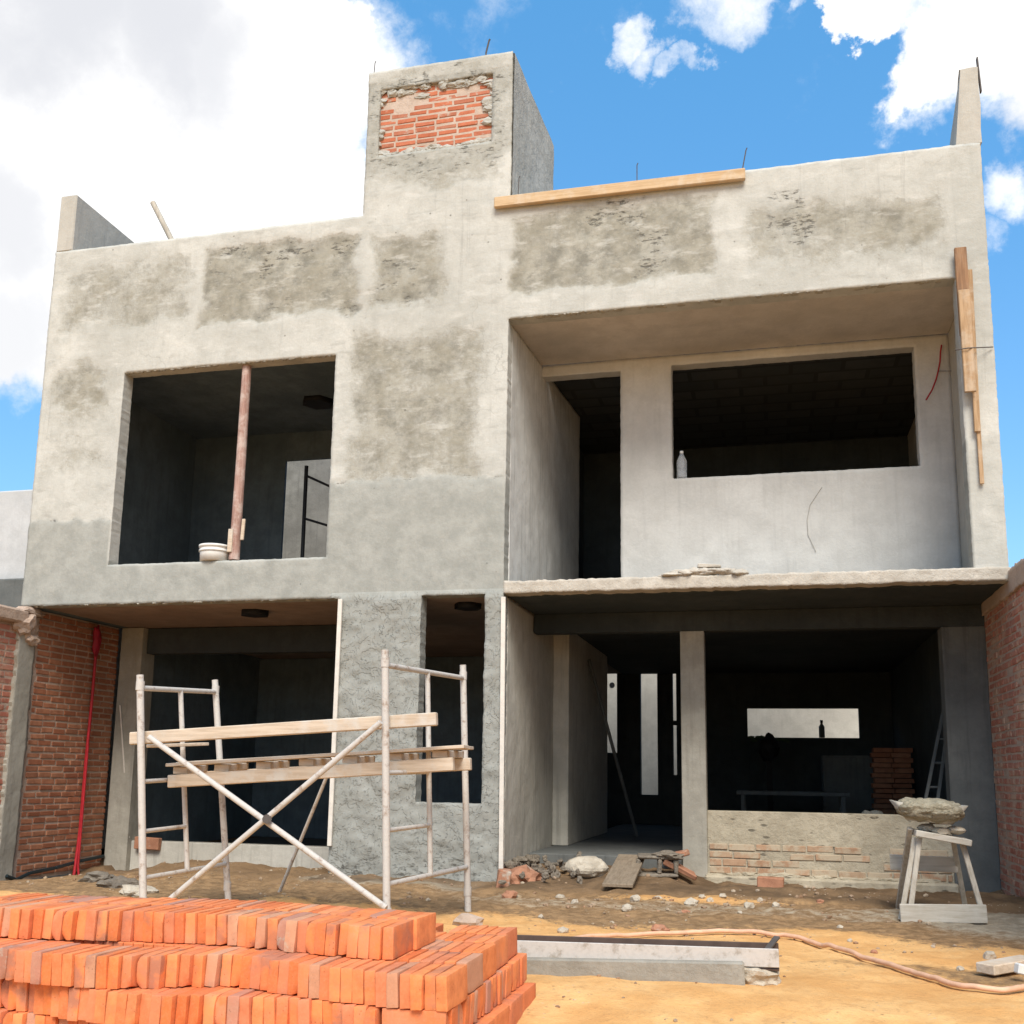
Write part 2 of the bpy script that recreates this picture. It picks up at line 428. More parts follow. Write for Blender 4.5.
M['brick_tower'] = brick_mat('bright_red_brick', [(0.40, 0.115, 0.055), (0.50, 0.16, 0.08), (0.46, 0.15, 0.085), (0.36, 0.15, 0.09)], 0.12)
M['brick_orange'] = brick_mat('orange_clay_brick', [(0.62, 0.155, 0.046), (0.76, 0.225, 0.066), (0.80, 0.28, 0.10), (0.70, 0.20, 0.07), (0.62, 0.215, 0.105)], 0.0, True, bumps=0.35)
M['brick_pale'] = brick_mat('dusty_clay_brick', [(0.54, 0.25, 0.14), (0.60, 0.30, 0.17), (0.50, 0.25, 0.16)], 0.2, True, smear=(0.50, 0.38, 0.28))
M['brick_dark'] = brick_mat('overburnt_brick', [(0.46, 0.20, 0.13), (0.52, 0.22, 0.13), (0.43, 0.215, 0.155)], 0.1, True)
M['scaf'] = painted('scaffold_paint', (0.52, 0.48, 0.43), (0.30, 0.22, 0.165), 0.5, 0.6)
M['plank'] = wood('pale_pine', (0.46, 0.36, 0.26), (0.58, 0.47, 0.355), 'x', (0.54, 0.49, 0.42), 0.85)
M['beam'] = wood('orange_timber', (0.44, 0.29, 0.155), (0.55, 0.39, 0.23), 'x', (0.56, 0.46, 0.34), 0.6)
M['pole'] = wood('upright_timber', (0.30, 0.185, 0.095), (0.44, 0.29, 0.165), 'z', (0.50, 0.41, 0.31), 0.5)
M['poledark'] = wood('dark_upright_timber', (0.20, 0.11, 0.06), (0.30, 0.17, 0.09), 'z', (0.36, 0.27, 0.19), 0.3)
M['prop'] = wood('pink_rusty_prop', (0.27, 0.15, 0.115), (0.40, 0.255, 0.21), 'z', (0.52, 0.42, 0.36), 0.75)
M['bench'] = wood('weathered_bench_wood', (0.36, 0.31, 0.24), (0.48, 0.43, 0.35), 'z', (0.52, 0.48, 0.41), 0.5)
M['benchx'] = wood('weathered_bench_board', (0.42, 0.37, 0.29), (0.54, 0.49, 0.41), 'x', (0.56, 0.53, 0.46), 0.55)
M['ramp'] = wood('muddy_board', (0.20, 0.15, 0.10), (0.28, 0.215, 0.15), 'y', (0.30, 0.24, 0.17), 0.6)
M['form'] = painted('form_steel', (0.50, 0.455, 0.405), (0.33, 0.28, 0.225), 0.6, 0.6)
M['formdark'] = plain('dark_form_steel', (0.10, 0.065, 0.05), 0.7)  # inner faces of the form, darker than its front flange
M['beam_conc'] = concrete('cast_beam', (0.27, 0.245, 0.20), (0.35, 0.32, 0.265), (0.2, 0.18, 0.145), 0.4, 0.1, 2)
M['hose'] = plain('pale_orange_rubber', (0.70, 0.42, 0.27), 0.55, 0.2)
M['red'] = plain('red_conduit', (0.42, 0.022, 0.03), 0.45, 0.3)
M['redcloth'] = plain('dark_red_plastic', (0.34, 0.018, 0.035), 0.6, 0.3)
M['black'] = plain('black_box_plastic', (0.012, 0.012, 0.013), 0.7)
M['blackiron'] = plain('black_iron', (0.02, 0.021, 0.022), 0.6)
M['iron'] = plain('rebar_steel', (0.10, 0.085, 0.075), 0.7)
M['white'] = plain('white_plastic', (0.70, 0.68, 0.63), 0.5, 0.12)
M['batten'] = plain('white_painted_batten', (0.68, 0.62, 0.54), 0.6, 0.15)
M['stone'] = concrete('pale_rubble', (0.50, 0.43, 0.33), (0.60, 0.53, 0.42), (0.38, 0.31, 0.23), 0.6, 0.0, 4)
M['greyrubble'] = concrete('grey_rubble', (0.20, 0.165, 0.125), (0.28, 0.235, 0.18), (0.13, 0.105, 0.08), 0.8, 0.0, 4)
M['redrubble'] = brick_mat('broken_red_brick', [(0.32, 0.14, 0.08), (0.40, 0.19, 0.11), (0.36, 0.2, 0.13)], 0.3)
M['wetmortar'] = concrete('heaped_mortar', (0.40, 0.35, 0.245), (0.50, 0.445, 0.325), (0.27, 0.23, 0.155), 1.0, 0.0, 5)
M['plastic_sheet'] = plain('black_plastic_sheet', (0.012, 0.022, 0.026), 0.35)
M['green'] = plain('leaf_green', (0.03, 0.05, 0.02), 0.7)
def bottle_mat():
    t = NT('clear_bottle_plastic')
    t.b.inputs['Transmission Weight'].default_value = 0.75
    t.b.inputs['IOR'].default_value = 1.2
    return t.fin((0.85, 0.88, 0.9), 0.25)
M['bottle'] = bottle_mat()
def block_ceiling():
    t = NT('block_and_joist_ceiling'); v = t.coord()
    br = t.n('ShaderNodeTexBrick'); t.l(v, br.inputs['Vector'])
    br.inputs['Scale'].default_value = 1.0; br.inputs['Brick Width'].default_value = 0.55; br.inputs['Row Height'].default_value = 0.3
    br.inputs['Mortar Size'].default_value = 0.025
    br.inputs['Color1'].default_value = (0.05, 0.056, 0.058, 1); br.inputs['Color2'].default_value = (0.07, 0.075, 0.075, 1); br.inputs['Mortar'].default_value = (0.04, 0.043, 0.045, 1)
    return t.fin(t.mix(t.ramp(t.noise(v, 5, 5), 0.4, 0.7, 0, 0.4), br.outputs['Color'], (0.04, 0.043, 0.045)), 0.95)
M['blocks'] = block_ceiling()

def ground_material():
    t = NT('building_site_soil'); v = t.coord()
    at = t.n('ShaderNodeAttribute'); at.attribute_name = 'zones'
    sp = t.n('ShaderNodeSeparateColor'); t.l(at.outputs['Color'], sp.inputs[0])
    sand, dust, damp = sp.outputs[0], sp.outputs[1], sp.outputs[2]
    n1 = t.noise(v, 2.2, 6, 0.65); n2 = t.noise(v, 11, 6, 0.7); n3 = t.noise(v, 60, 4, 0.75)
    soil = t.mix(t.ramp(n2, 0.35, 0.65), (0.20, 0.12, 0.057), (0.35, 0.215, 0.105))
    sandc = t.mix(t.ramp(n1, 0.35, 0.65), (0.63, 0.33, 0.115), (0.75, 0.445, 0.18))
    sandc = t.mix(t.ramp(n2, 0.45, 0.75, 0, 0.6), sandc, (0.50, 0.25, 0.09))
    sm = t.ramp(t.math('ADD', sand, t.math('MULTIPLY', t.math('SUBTRACT', n2, 0.5), 1.2)), 0.3, 0.7)
    col = t.mix(sm, soil, sandc)
    dm = t.ramp(t.math('ADD', dust, t.math('MULTIPLY', t.math('SUBTRACT', n2, 0.5), 0.9)), 0.35, 0.75)
    col = t.mix(t.math('MULTIPLY', dm, 0.8), col, t.mix(t.ramp(n2, 0.4, 0.65), (0.30, 0.26, 0.19), (0.42, 0.375, 0.285)))
    wm = t.ramp(t.math('ADD', damp, t.math('MULTIPLY', t.math('SUBTRACT', n2, 0.5), 0.9)), 0.35, 0.8)
    col = t.mix(t.math('MULTIPLY', wm, 0.90), col, t.mix(t.ramp(n1, 0.4, 0.6), (0.105, 0.066, 0.036), (0.20, 0.125, 0.066)))
    col = t.mix(t.ramp(n3, 0.5, 0.8, 0, 0.4), col, (0.2, 0.12, 0.06))
    vo = t.n('ShaderNodeTexVoronoi'); vo.inputs['Scale'].default_value = 26; t.l(v, vo.inputs['Vector'])
    pk = t.math('MULTIPLY', t.ramp(vo.outputs['Distance'], 0.12, 0.25, 1, 0), t.ramp(n1, 0.45, 0.62))
    col = t.mix(t.math('MULTIPLY', pk, 0.55), col, t.mix(t.ramp(n2, 0.45, 0.55), (0.5, 0.42, 0.31), (0.12, 0.07, 0.04)))
    t.bump(t.math('ADD', n2, t.math('MULTIPLY', n3, 0.6)), 0.6, 0.02)
    return t.fin(col, 0.95)
M['ground'] = ground_material()

# ================================================================ GROUND
def ground_height(x, y):
    h = 0.02 * (fbm(x * 1.1, y * 1.1, 4, 3) - 0.5) + 0.03 * (fbm(x * 5, y * 5, 3, 9) - 0.5)
    near = sstep(-3.2, -1.2, y) * sstep(3.5, 1.5, y)
    h = h + near * (0.07 * (fbm(x * 3.2, y * 3.2, 4, 21) - 0.5) + 0.045 * (fbm(x * 9, y * 9, 3, 5) - 0.5))
    # soil bank in front of the garage sill, pit at the left wall, bank before the entrance
    h = h + 0.05 * np.exp(-((x - 2.2) / 0.9) ** 2 - ((y - 0.55) / 0.5) ** 2) * (0.75 + 0.5 * fbm(x * 4, y * 4, 3, 2))
    h = h - 0.26 * sstep(0.55, 1.15, y) * sstep(0.2, 0.5, x) * sstep(3.75, 3.55, x)
    h = h - 0.24 * np.exp(-((x - 0.3) / 0.9) ** 2 - ((y - 0.6) / 1.6) ** 2)
    h = h + 0.09 * sstep(-0.5, 1.0, y) * sstep(3.0, 4.5, x) * (0.6 + 0.8 * fbm(x * 4, y * 4, 3, 12))
    h = h - 0.07 * sstep(-4.2, -5.0, y)
    k = fbm(x * 2.6 + 3, y * 3.4, 4, 57)
    h = h + 0.016 * (np.abs(k - 0.5) * 2) * sstep(-1.5, -2.4, y)
    h = h - 0.11 * sstep(6.7, 7.0, x) * sstep(0.2, 0.8, y)
    return h

def build_ground():
    xs = np.concatenate([-np.geomspace(300, 4.5, 14), np.arange(-4, 0.5, 0.12), np.arange(0.5, 10.6, 0.04), np.geomspace(10.8, 300, 16)])
    ys = np.concatenate([-np.geomspace(300, 9, 12), np.arange(-8.6, -5.6, 0.1), np.arange(-5.6, 2.6, 0.035), np.arange(2.6, 14, 0.3), np.geomspace(14.5, 400, 14)])
    U, V = np.meshgrid(xs, ys, indexing='ij')
    Z = ground_height(U, V)
    far = sstep(11, 14, np.abs(U - 5)) ; Z = Z * (1 - far)
    nu, nv = U.shape
    verts = np.stack([U, V, Z], -1).reshape(-1, 3)
    i = np.arange(nu * nv).reshape(nu, nv)
    F = np.stack([i[:-1, :-1], i[1:, :-1], i[1:, 1:], i[:-1, 1:]], -1).reshape(-1, 4)
    me = bpy.data.meshes.new('ground')
    me.from_pydata(verts, [], F)
    me.polygons.foreach_set('use_smooth', np.ones(len(F), bool))
    x, y = verts[:, 0], verts[:, 1]
    w = (fbm(x * 0.9, y * 0.9, 4, 31) - 0.5)
    sand = sstep(-1.6, -2.7, y + w * 1.6) * 1.0
    sand = np.maximum(sand, 0.75 * np.exp(-((x - 7.0) / 1.0) ** 2 - ((y + 0.6) / 0.35) ** 2))
    dust = 0.52 * np.exp(-((y + 1.15 + w) / 0.55) ** 2) * sstep(4.2, 5.6, x) + 0.9 * np.exp(-((x - 9.3) / 0.55) ** 2 - ((y + 1.2) / 1.0) ** 2)
    dust = dust + 0.8 * np.exp(-((y + 0.25) / 0.35) ** 2) * sstep(3.2, 3.7, x) * sstep(5.4, 5.0, x)
    damp = 0.95 * sstep(-1.1, 0.0, y + w * 1.2) + 0.75 * np.exp(-((x - 8.75) / 0.55) ** 2 - ((y + 3.45) / 0.45) ** 2) + 0.45 * np.exp(-((x - 8.0) / 0.5) ** 2 - ((y + 3.2) / 0.15) ** 2)
    damp = np.where((x > 1.6) & (x < 3.6) & (y < 1.4), damp * 0.6, damp)
    sand = np.maximum(sand, 0.35 * np.exp(-((x - 2.6) / 1.2) ** 2 - ((y - 0.8) / 0.7) ** 2))
    a = me.attributes.new('zones', 'FLOAT_COLOR', 'POINT')
    rgba = np.ones((len(verts), 4), np.float32)
    rgba[:, 0] = sand; rgba[:, 1] = np.clip(dust, 0, 1); rgba[:, 2] = np.clip(damp, 0, 1)
    a.data.foreach_set('color', rgba.ravel())
    o = link_mesh('ground', me, M['ground'])
    o['kind'] = 'structure'
build_ground()
def gz(x, y): return float(ground_height(np.array([float(x)]), np.array([float(y)]))[0])

# ================================================================ HOUSE
house = empty('unfinished_house', (4.8, 0, 0), 'two storey unfinished grey concrete house with open window holes', 'house')

WL, WR, WB, WT = 1.010, 3.451, 3.053, 5.162       # upper left window
SB, PT = 2.639, 6.666                              # underside of the lintel, top of the parapet
CX, BB, BT = 5.263, 5.380, 2.766                   # pillar corner, beam underside, balcony top
SL, SR, SS, DR = 4.453, 5.087, 0.704, 3.616        # slit window of the pillar, garage jamb
T0, T1, TT = 3.684, 5.262, 8.315                   # tower
BK = (3.82, 5.05, 7.325, 8.095)                    # bare brick panel on the tower
PX = 9.36; W = 9.64

def fac_inside(u, v):
    m = (v > SB) & (v < PT) & (u < W)
    m &= ~((u > WL) & (u < WR) & (v > WB) & (v < WT))
    m &= ~((u > CX) & (u < PX) & (v < BB))
    pil = (u > DR) & (u < CX) & (v <= SB)
    pil &= ~((u > SL) & (u < SR) & (v > SS))
    tw = (u > T0) & (u < T1) & (v >= PT)
    tw &= ~((u > BK[0]) & (u < BK[1]) & (v > BK[2]) & (v < BK[3]))
    return m | pil | tw

PATCHES = [  # x0, x1, z0, z1, strength, softness
    (*(0.161, 1.708, 5.699, 6.452), 0.62, 0.16), (*(1.875, 3.670, 5.619, 6.502), 0.95, 0.07), (*(3.808, 4.542, 5.650, 6.428), 0.75, 0.12),
    (*(5.288, 7.269, 5.641, 6.435), 0.95, 0.09), (*(7.576, 9.299, 5.655, 6.248), 0.72, 0.16), (*(3.632, 4.993, 3.791, 5.298), 0.80, 0.16),
    (*(0.158, 0.785, 4.846, 5.237), 0.75, 0.10), (*(0.149, 0.870, 4.103, 4.950), 0.35, 0.15), (*(3.693, 5.183, 8.088, 8.346), 0.4, 0.08), (*(3.696, 5.149, 6.918, 7.257), 0.45, 0.06)]

def fac_zones(u, v):
    n1 = fbm(u * 2.2, v * 2.2, 5, 41) - 0.5; n2 = fbm(u * 7, v * 7, 4, 43) - 0.5
    p = np.zeros_like(u)
    for x0, x1, z0, z1, s, so in PATCHES:
        d = np.maximum(np.maximum(x0 - u, u - x1), np.maximum(z0 - v, v - z1)) + n1 * 0.22 + n2 * 0.14
        p = np.maximum(p, s * sstep(so, -so, d) * (0.7 + 0.6 * fbm(u * 2.5, v * 2.5, 3, 77)))
    line = np.where(u > 3.0, 3.74 + 0.06 * np.sin(u * 2.1) + 0.10 * sstep(3.6, 4.9, u) + n2 * 0.14, 3.55 + n2 * 0.12)
    wet = sstep(0.03, -0.03, v - line)
    mid = (u > 1.0) & (u < 3.4)
    wet = np.where(mid, sstep(0.1, -0.1, v - 3.06 + n2 * 0.2), wet)
    wet = np.where((u > PX), 0.25 * sstep(0.2, 0.7, n1 + 0.5), wet)
    # tower: rough render above a ragged line
    tw = sstep(-0.05, 0.03, v - (7.12 + 0.10 * (u - 4.4) + n1 * 0.35 + n2 * 0.2)) * sstep(8.22, 8.14, v) * ((u > T0 - .01) & (u < T1 + .01) & (v > 6.7))
    p = np.maximum(p, tw * 0.5); wet = np.maximum(wet, tw * 0.30)
    g = np.zeros_like(u)
    for x0, x1, z0, z1, s in [(*(2.077, 2.549, 6.367, 6.575), 1.0), (*(2.554, 3.669, 6.189, 6.438), 1.0), (*(1.894, 2.192, 6.098, 6.329), .5), (*(2.590, 3.025, 5.685, 5.841), .8), (*(3.362, 3.693, 5.616, 5.770), .6),
                              (*(6.072, 6.562, 6.282, 6.472), 1.0), (*(6.588, 6.827, 5.740, 6.132), .8), (*(7.829, 8.073, 6.209, 6.351), 1), (*(7.795, 8.100, 5.908, 6.108), 1), (*(3.811, 4.331, 5.693, 6.241), .45),
                              (*(3.768, 5.111, 7.973, 8.159), 0.9), (*(3.692, 5.148, 7.064, 7.313), .5), (*(3.743, 3.856, 7.282, 8.039), .6), (*(5.011, 5.159, 7.220, 8.057), .5)]:
        d = np.maximum(np.maximum(x0 - u, u - x1), np.maximum(z0 - v, v - z1)) + n2 * 0.15
        g = np.maximum(g, s * sstep(0.14, -0.12, d + n1 * 0.35))
    # cracks along the joint of the fresh render and bottom of the pillar
    g = np.maximum(g, 0.5 * sstep(0.04, 0.0, np.abs(v - line)) * ((u > 3.4) | (u < 1.0)) * (u < 5.3))
    low = (v < SB) & (u < CX + .01)
    wet = np.where(low, 0.95, wet)
    g = np.where(low, np.maximum(g, 0.30 * sstep(0.5, 0.72, fbm(u * 6, v * 9, 4, 91)) + 0.7 * sstep(0.45, 0.1, v + n1 * .3)), g)
    lo = sstep(SB + 0.05, SB - 0.02, v) * (u < CX + .1) * (u > DR - .1)
    return np.clip(p, 0, 1), np.clip(wet, 0, 1), np.clip(g, 0, 1), lo

def fac_disp(u, v):
    p, wet, g, _ = fac_zones(u, v)
    low = sstep(SB + 0.02, SB - 0.02, v) * (u < CX + .1)
    d = 0.010 * (fbm(u * 1.2, v * 1.2, 4, 11) - .5) + 0.006 * (fbm(u * 9, v * 9, 3, 12) - .5)
    d = d - 0.012 * p - 0.010 * g
    r = fbm(u * 5.5, v * 7, 4, 13) - .5
    d = d + low * (0.042 * r + 0.05 * np.abs(fbm(u * 11, v * 14, 3, 15) - .5))
    d = d + 0.006 * wet * (1 - low)
    return d

us = lines([0, WL, WR, DR, T0, BK[0], SL, BK[1], SR, CX, PX, W], 0.026)
vs = lines([-0.12, SS, SB, BT, WB, WT, BB, PT, BK[2], BK[3], TT], 0.026)
facade = wall_sheet('facade_wall', M['facade'], house, lambda u, v, d: (u, d, v), us, vs, fac_inside, 0.16, fac_disp, fac_zones, 0.0035)

def hpart(name, mat, *boxes, bevel=0.006):
    mb = MB()
    for (x0, x1, y0, y1, z0, z1) in boxes:
        mb.box(((x0 + x1) / 2, (y0 + y1) / 2, (z0 + z1) / 2), (x1 - x0, y1 - y0, z1 - z0), bevel=bevel)
    return mb.build(name, M[mat], house)

# bare brick panel of the tower (real bricks set in mortar)
def bricks_in(mb, org, ud, nd, length, height, bl, bh, j, depth=0.02, skip=None, jit=0.004):
    """org: lower corner on the mortar face, ud: along, nd: outwards"""
    org, ud, nd = Vector(org), Vector(ud), Vector(nd)
    rows = int(height / (bh + j))
    for r in range(rows):
        x = -random.uniform(0, bl) if r % 2 else -random.uniform(0, 0.3) * bl
        while x < length:
            L = bl * random.uniform(0.88, 1.08)
            a, b = max(x, 0), min(x + L, length)
            z = r * (bh + j) + random.uniform(-jit, jit)
            if b - a > 0.03 and not (skip and skip((a + b) / 2, z)):
                c = org + ud * ((a + b) / 2) + Vector((0, 0, z + bh / 2)) + nd * (depth / 2 - 0.012 + random.uniform(-0.004, 0.004))
                Mx = Matrix(((ud.x, nd.x, 0, 0), (ud.y, nd.y, 0, 0), (0, 0, 1, 0), (0, 0, 0, 1))); Mx.translation = c
                mb.box(None, (b - a, depth + 0.02, bh * random.uniform(0.9, 1.05)), bevel=0.004, tint=random.random(), M=Mx, jit=0.003)
            x += L + j
    return mb

tower = hpart('roof_tower', 'rough', (T0 + 0.03, T0 + 0.18, 0.17, 1.70, PT, 8.30),
              (T0 + 0.18, T1 - 0.02, 1.55, 1.70, PT, 8.30), (T0 + 0.19, T1 - 0.03, 0.165, 1.54, 8.16, 8.29), bevel=0.02)
mb = MB().box(((BK[0] + BK[1]) / 2, 0.12, (BK[2] + BK[3]) / 2), (BK[1] - BK[0] + 0.06, 0.14, BK[3] - BK[2] + 0.06))
pm = mb.build('mortar_bed', M['mortar_pink'], tower); pm.location = (0, 0, 0)
mb = bricks_in(MB(), (BK[0] - 0.02, 0.05, BK[2] - 0.02), (1, 0, 0), (0, -1, 0), BK[1] - BK[0] + 0.04, BK[3] - BK[2] + 0.03, 0.205, 0.046, 0.020, depth=0.006,
               skip=lambda a, z: (z > 0.62 and (0.1 < a < 0.5 or 0.8 < a < 0.98)) or (z > 0.5 and 0.12 < a < 0.42) or (z < 0.05 and a > 0.45) or (0.05 < z < 0.12 and 0.75 < a < 0.95))
pb = mb.build('brick_panel', M['brick_tower'], tower); pb.location = (0, 0, 0)
# plaster smeared over part of the panel
mb = MB()
for k in range(9):
    pass
for k in range(70):
    e_ = random.random(); q_ = random.random()
    if e_ < .3: P_ = (BK[0] + q_ * (BK[1] - BK[0]), BK[3] + random.uniform(-.05, .01))
    elif e_ < .6: P_ = (BK[0] + q_ * (BK[1] - BK[0]), BK[2] + random.uniform(-.01, .045))
    elif e_ < .8: P_ = (BK[0] + random.uniform(-.01, .03), BK[2] + q_ * (BK[3] - BK[2]))
    else: P_ = (BK[1] - random.uniform(-.01, .05), BK[2] + q_ * (BK[3] - BK[2]))
    mb.lump((P_[0], 0.035, P_[1]), (random.uniform(.03, .09), .022, random.uniform(.02, .045)), k, 2, .6, 2.0)
for k in range(9):
    mb.lump((random.choice([4.0, 4.15, 4.3, 4.75]) + random.uniform(-.05, .05), 0.045, random.choice([8.06, 8.05, 7.98, 7.34])), (random.uniform(.07, .15), .012, random.uniform(.02, .04)), k, 3, 0.6, 2.2)
ps = mb.build('plaster_smear', M['rough'], tower); ps.location = (0, 0, 0)
mb = MB(); q = [(5.10, 0.162), (5.268, 0.162), (5.345, 1.70), (5.10, 1.70)]
nz_ = 24; rows_ = []
for i in range(nz_ + 1):
    for j in range(13):
        t_ = j / 12; z_ = PT - 0.4 + (8.30 - PT + 0.4) * i / nz_
        rows_.append((5.277 + 0.068 * t_ + 0.006 * (mnoise.fractal(Vector((t_ * 4, z_ * 3, 0)), 1, 2, 3)), 0.015 + 1.685 * t_, z_))
mb.add(rows_, [(i * 13 + j, i * 13 + j + 1, (i + 1) * 13 + j + 1, (i + 1) * 13 + j) for i in range(nz_) for j in range(12)], True)
top_ = [nz_ * 13 + j for j in range(13)]
mb.add([rows_[i] for i in top_] + [(5.10, rows_[i][1], rows_[i][2]) for i in top_], [(j, j + 13, j + 14, j + 1) for j in range(12)])
mb.add([(5.10, y_, z_) for z_ in (PT - .4, 8.30) for y_ in (0.162, 1.70)], [(0, 2, 3, 1)])
fl = mb.build('side_face', M['rough'], tower); fl.location = (0, 0, 0)
tower.location = -Vector(house.location)

# parapets, slabs, walls ---------------------------------------------------
hpart('left_parapet', 'parapet', (0.0, 0.21, 0.0, 3.2, PT + 0.002, 7.35), bevel=0.012)
hpart('left_room_wall', 'inner', (0.0, 0.15, 0.165, 8.0, SB, PT))
hpart('right_parapet', 'parapet', (9.49, W, 0.165, 8.0, BT, PT - 0.2), bevel=0.01)
def right_pier():
    mb = MB()
    pts = [(0.0, PT), (0.0, 7.42), (0.04, 7.445), (0.14, 7.43), (0.62, PT)]
    prof = []
    n = len(pts)
    vs = [(9.435, y, z) for y, z in pts] + [(9.655, y, z) for y, z in pts]
    fs = [tuple(range(n))[::-1], tuple(range(n, 2 * n))] + [(i, (i + 1) % n, n + (i + 1) % n, n + i) for i in range(n)]
    bm = bmesh.new(); V = [bm.verts.new(v) for v in vs]; [bm.faces.new([V[i] for i in f]) for f in fs]
    bmesh.ops.recalc_face_normals(bm, faces=bm.faces)
    bmesh.ops.subdivide_edges(bm, edges=bm.edges[:], cuts=5, use_grid_fill=True)
    for v in bm.verts:
        if v.co.x < 9.5: v.co.x += 0.085 * (v.co.z - PT) / 0.78
        if v.co.z > PT + .02: v.co += mnoise.noise_vector(v.co * 9) * 0.012
    bm.verts.index_update()
    mb.add([v.co.copy() for v in bm.verts], [[v.index for v in f.verts] for f in bm.faces])
    o = mb.build('roof_pier', M['parapet'], house); bm.free()
    m2 = MB().span((9.68, 0.03, 7.18), (9.665, 0.03, 7.53), 0.045, 0.012, 0.002)
    p = m2.build('metal_tab', M['iron'], o); p.location = (0, 0, 0)
right_pier()

def bslab_disp(u, v): return 0.016 * (fbm(u * 5, v * 9, 4, 61) - .4) + 0.010 * (fbm(u * 20, v * 20, 3, 62) - .5)
wall_sheet('balcony_slab', M['slabedge'], house, lambda u, v, d: (u, d - 0.004, v), lines([CX, PX, W + .01], 0.03), lines([2.643, 2.757], 0.019),
           lambda u, v: np.ones_like(u, bool), 0.17, bslab_disp, None, 0.007, 4)
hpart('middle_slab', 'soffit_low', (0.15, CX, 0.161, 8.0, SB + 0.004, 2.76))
hpart('middle_slab', 'dark', (CX + 0.002, 9.68, 0.166, 8.0, 2.635, 2.755))
hpart('recess_ceiling', 'soffit', (CX - 0.1, 9.49, 0.161, 1.26, BB + 0.004, 5.50))
hpart('roof_slab', 'inner', (0.15, 3.3, 0.161, 2.9, 5.40, 5.56), (3.3, 5.2, 0.161, 8.0, 5.402, 5.561), (0.15, 3.3, 5.155, 8.0, 5.40, 5.56))
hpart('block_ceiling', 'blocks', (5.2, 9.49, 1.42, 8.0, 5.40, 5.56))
hpart('ground_slab', 'darkcol', (CX + .01, 6.785, 1.12, 8.0, -0.1, 0.2), (6.785, 9.6, 1.44, 8.0, -0.1, 0.2), (0.3, CX, 1.9, 8.0, -0.3, 0.0))
# pillar block: flank of the entrance and of the garage
def plain_disp(a, s): return lambda u, v: a * (fbm(u * 2, v * 2, 4, s) - .5) + a * .4 * (fbm(u * 9, v * 9, 3, s + 1) - .5)
wall_sheet('entrance_flank', M['lowside'], house, lambda u, v, d: (CX - 0.001 - d, u, v), lines([0.161, 2.35], 0.035), lines([0.02, 2.634], 0.035),
           lambda u, v: v > 0.13 + 0.1 * np.sin(u * 3) * 0 + 0.0 * u, 0.15, plain_disp(0.015, 71), None, 0.01, 7)
hpart('entrance_pilaster', 'lowside', (5.05, 5.44, 2.352, 2.62, 0.2, 2.634), (5.22, 5.43, 2.622, 5.3, 0.2, 2.633))
hpart('garage_flank', 'inner', (DR + .02, DR + 0.16, 0.161, 1.8, -0.2, 2.638))
wall_sheet('balcony_flank', M['side'], house, lambda u, v, d: (CX - d + 0.06 * (u - .16), u, v), lines([0.161, 3.0], 0.035), lines([2.757, 5.38], 0.035),
           lambda u, v: np.ones_like(u, bool), 0.15, plain_disp(0.015, 75), None, 0.004, 9)
def upper_inside(u, v):
    return ~((u > 5.0) & (u < 6.19) & (v < 5.255)) & ~((u > 6.734) & (u < 9.158) & (v > 4.03) & (v < 5.274))
wall_sheet('balcony_back_wall', M['recess'], house, lambda u, v, d: (u, 1.26 + d, v), lines([5.31, 6.19, 6.734, 9.158, 9.49], 0.035), lines([2.757, 4.03, 5.255, 5.274, 5.383], 0.035),
           upper_inside, 0.15, plain_disp(0.012, 81), None, 0.003, 11)
hpart('added_upper_right_wall', 'dark', (5.2, 9.49, 4.6, 4.75, 2.76, 5.40), (5.12, 5.2, 3.0, 4.6, 2.76, 5.4))  # partition added to keep the upper right rooms dark
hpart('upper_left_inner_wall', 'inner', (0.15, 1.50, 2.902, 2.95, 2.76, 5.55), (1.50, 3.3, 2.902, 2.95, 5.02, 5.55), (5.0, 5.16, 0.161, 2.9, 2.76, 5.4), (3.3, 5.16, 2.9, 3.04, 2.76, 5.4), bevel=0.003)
hpart('patio_wall', 'patio', (0.15, 3.6, 5.0, 5.15, 2.76, 6.3), (3.35, 3.5, 3.05, 5.0, 2.76, 5.6))
# ground floor rooms
hpart('garage_sill', 'lowside', (0.38, DR + 0.2, 1.74, 1.9, -0.5, 0.14))
hpart('garage_shade_beam', 'lintel', (0.39, DR + 0.16, 1.745, 1.895, 2.33, 2.637))  # dark beam added where the garage soffit fades into shade
hpart('garage_pilaster', 'column', (0.09, 0.38, 1.66, 1.94, -0.35, 2.636))
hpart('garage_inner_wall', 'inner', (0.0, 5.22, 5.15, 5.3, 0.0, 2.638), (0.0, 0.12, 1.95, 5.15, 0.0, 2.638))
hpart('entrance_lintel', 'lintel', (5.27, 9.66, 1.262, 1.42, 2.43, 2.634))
hpart('window_base_wall', 'ochre', (7.03, 9.27, 1.275, 1.42, -0.15, 0.652))
hpart('entrance_column', 'column', (6.79, 7.03, 1.26, 1.45, -0.1, 2.428))
hpart('corner_column', 'darkcol', (9.27, 9.66, 1.258, 1.5, -0.2, 2.428))
hpart('side_wall', 'dark', (9.49, 9.62, 1.5, 8.0, -0.1, 2.634))
hpart('hall_side_wall', 'dark', (-0.02, 0.0, 5.3, 8.0, 0, 2.63))
def back_inside(u, v):
    m = np.ones_like(u, bool)
    for a, b, c, d in ((4.93, 5.175, 1.34, 2.87), (5.562, 5.842, 0.67, 2.87), (6.09, 6.152, 0.994, 1.80), (6.09, 6.152, 1.87, 2.868), (7.283, 8.998, 1.607, 2.073)):
        m &= ~((u > a) & (u < b) & (v > c) & (v < d))
    return m
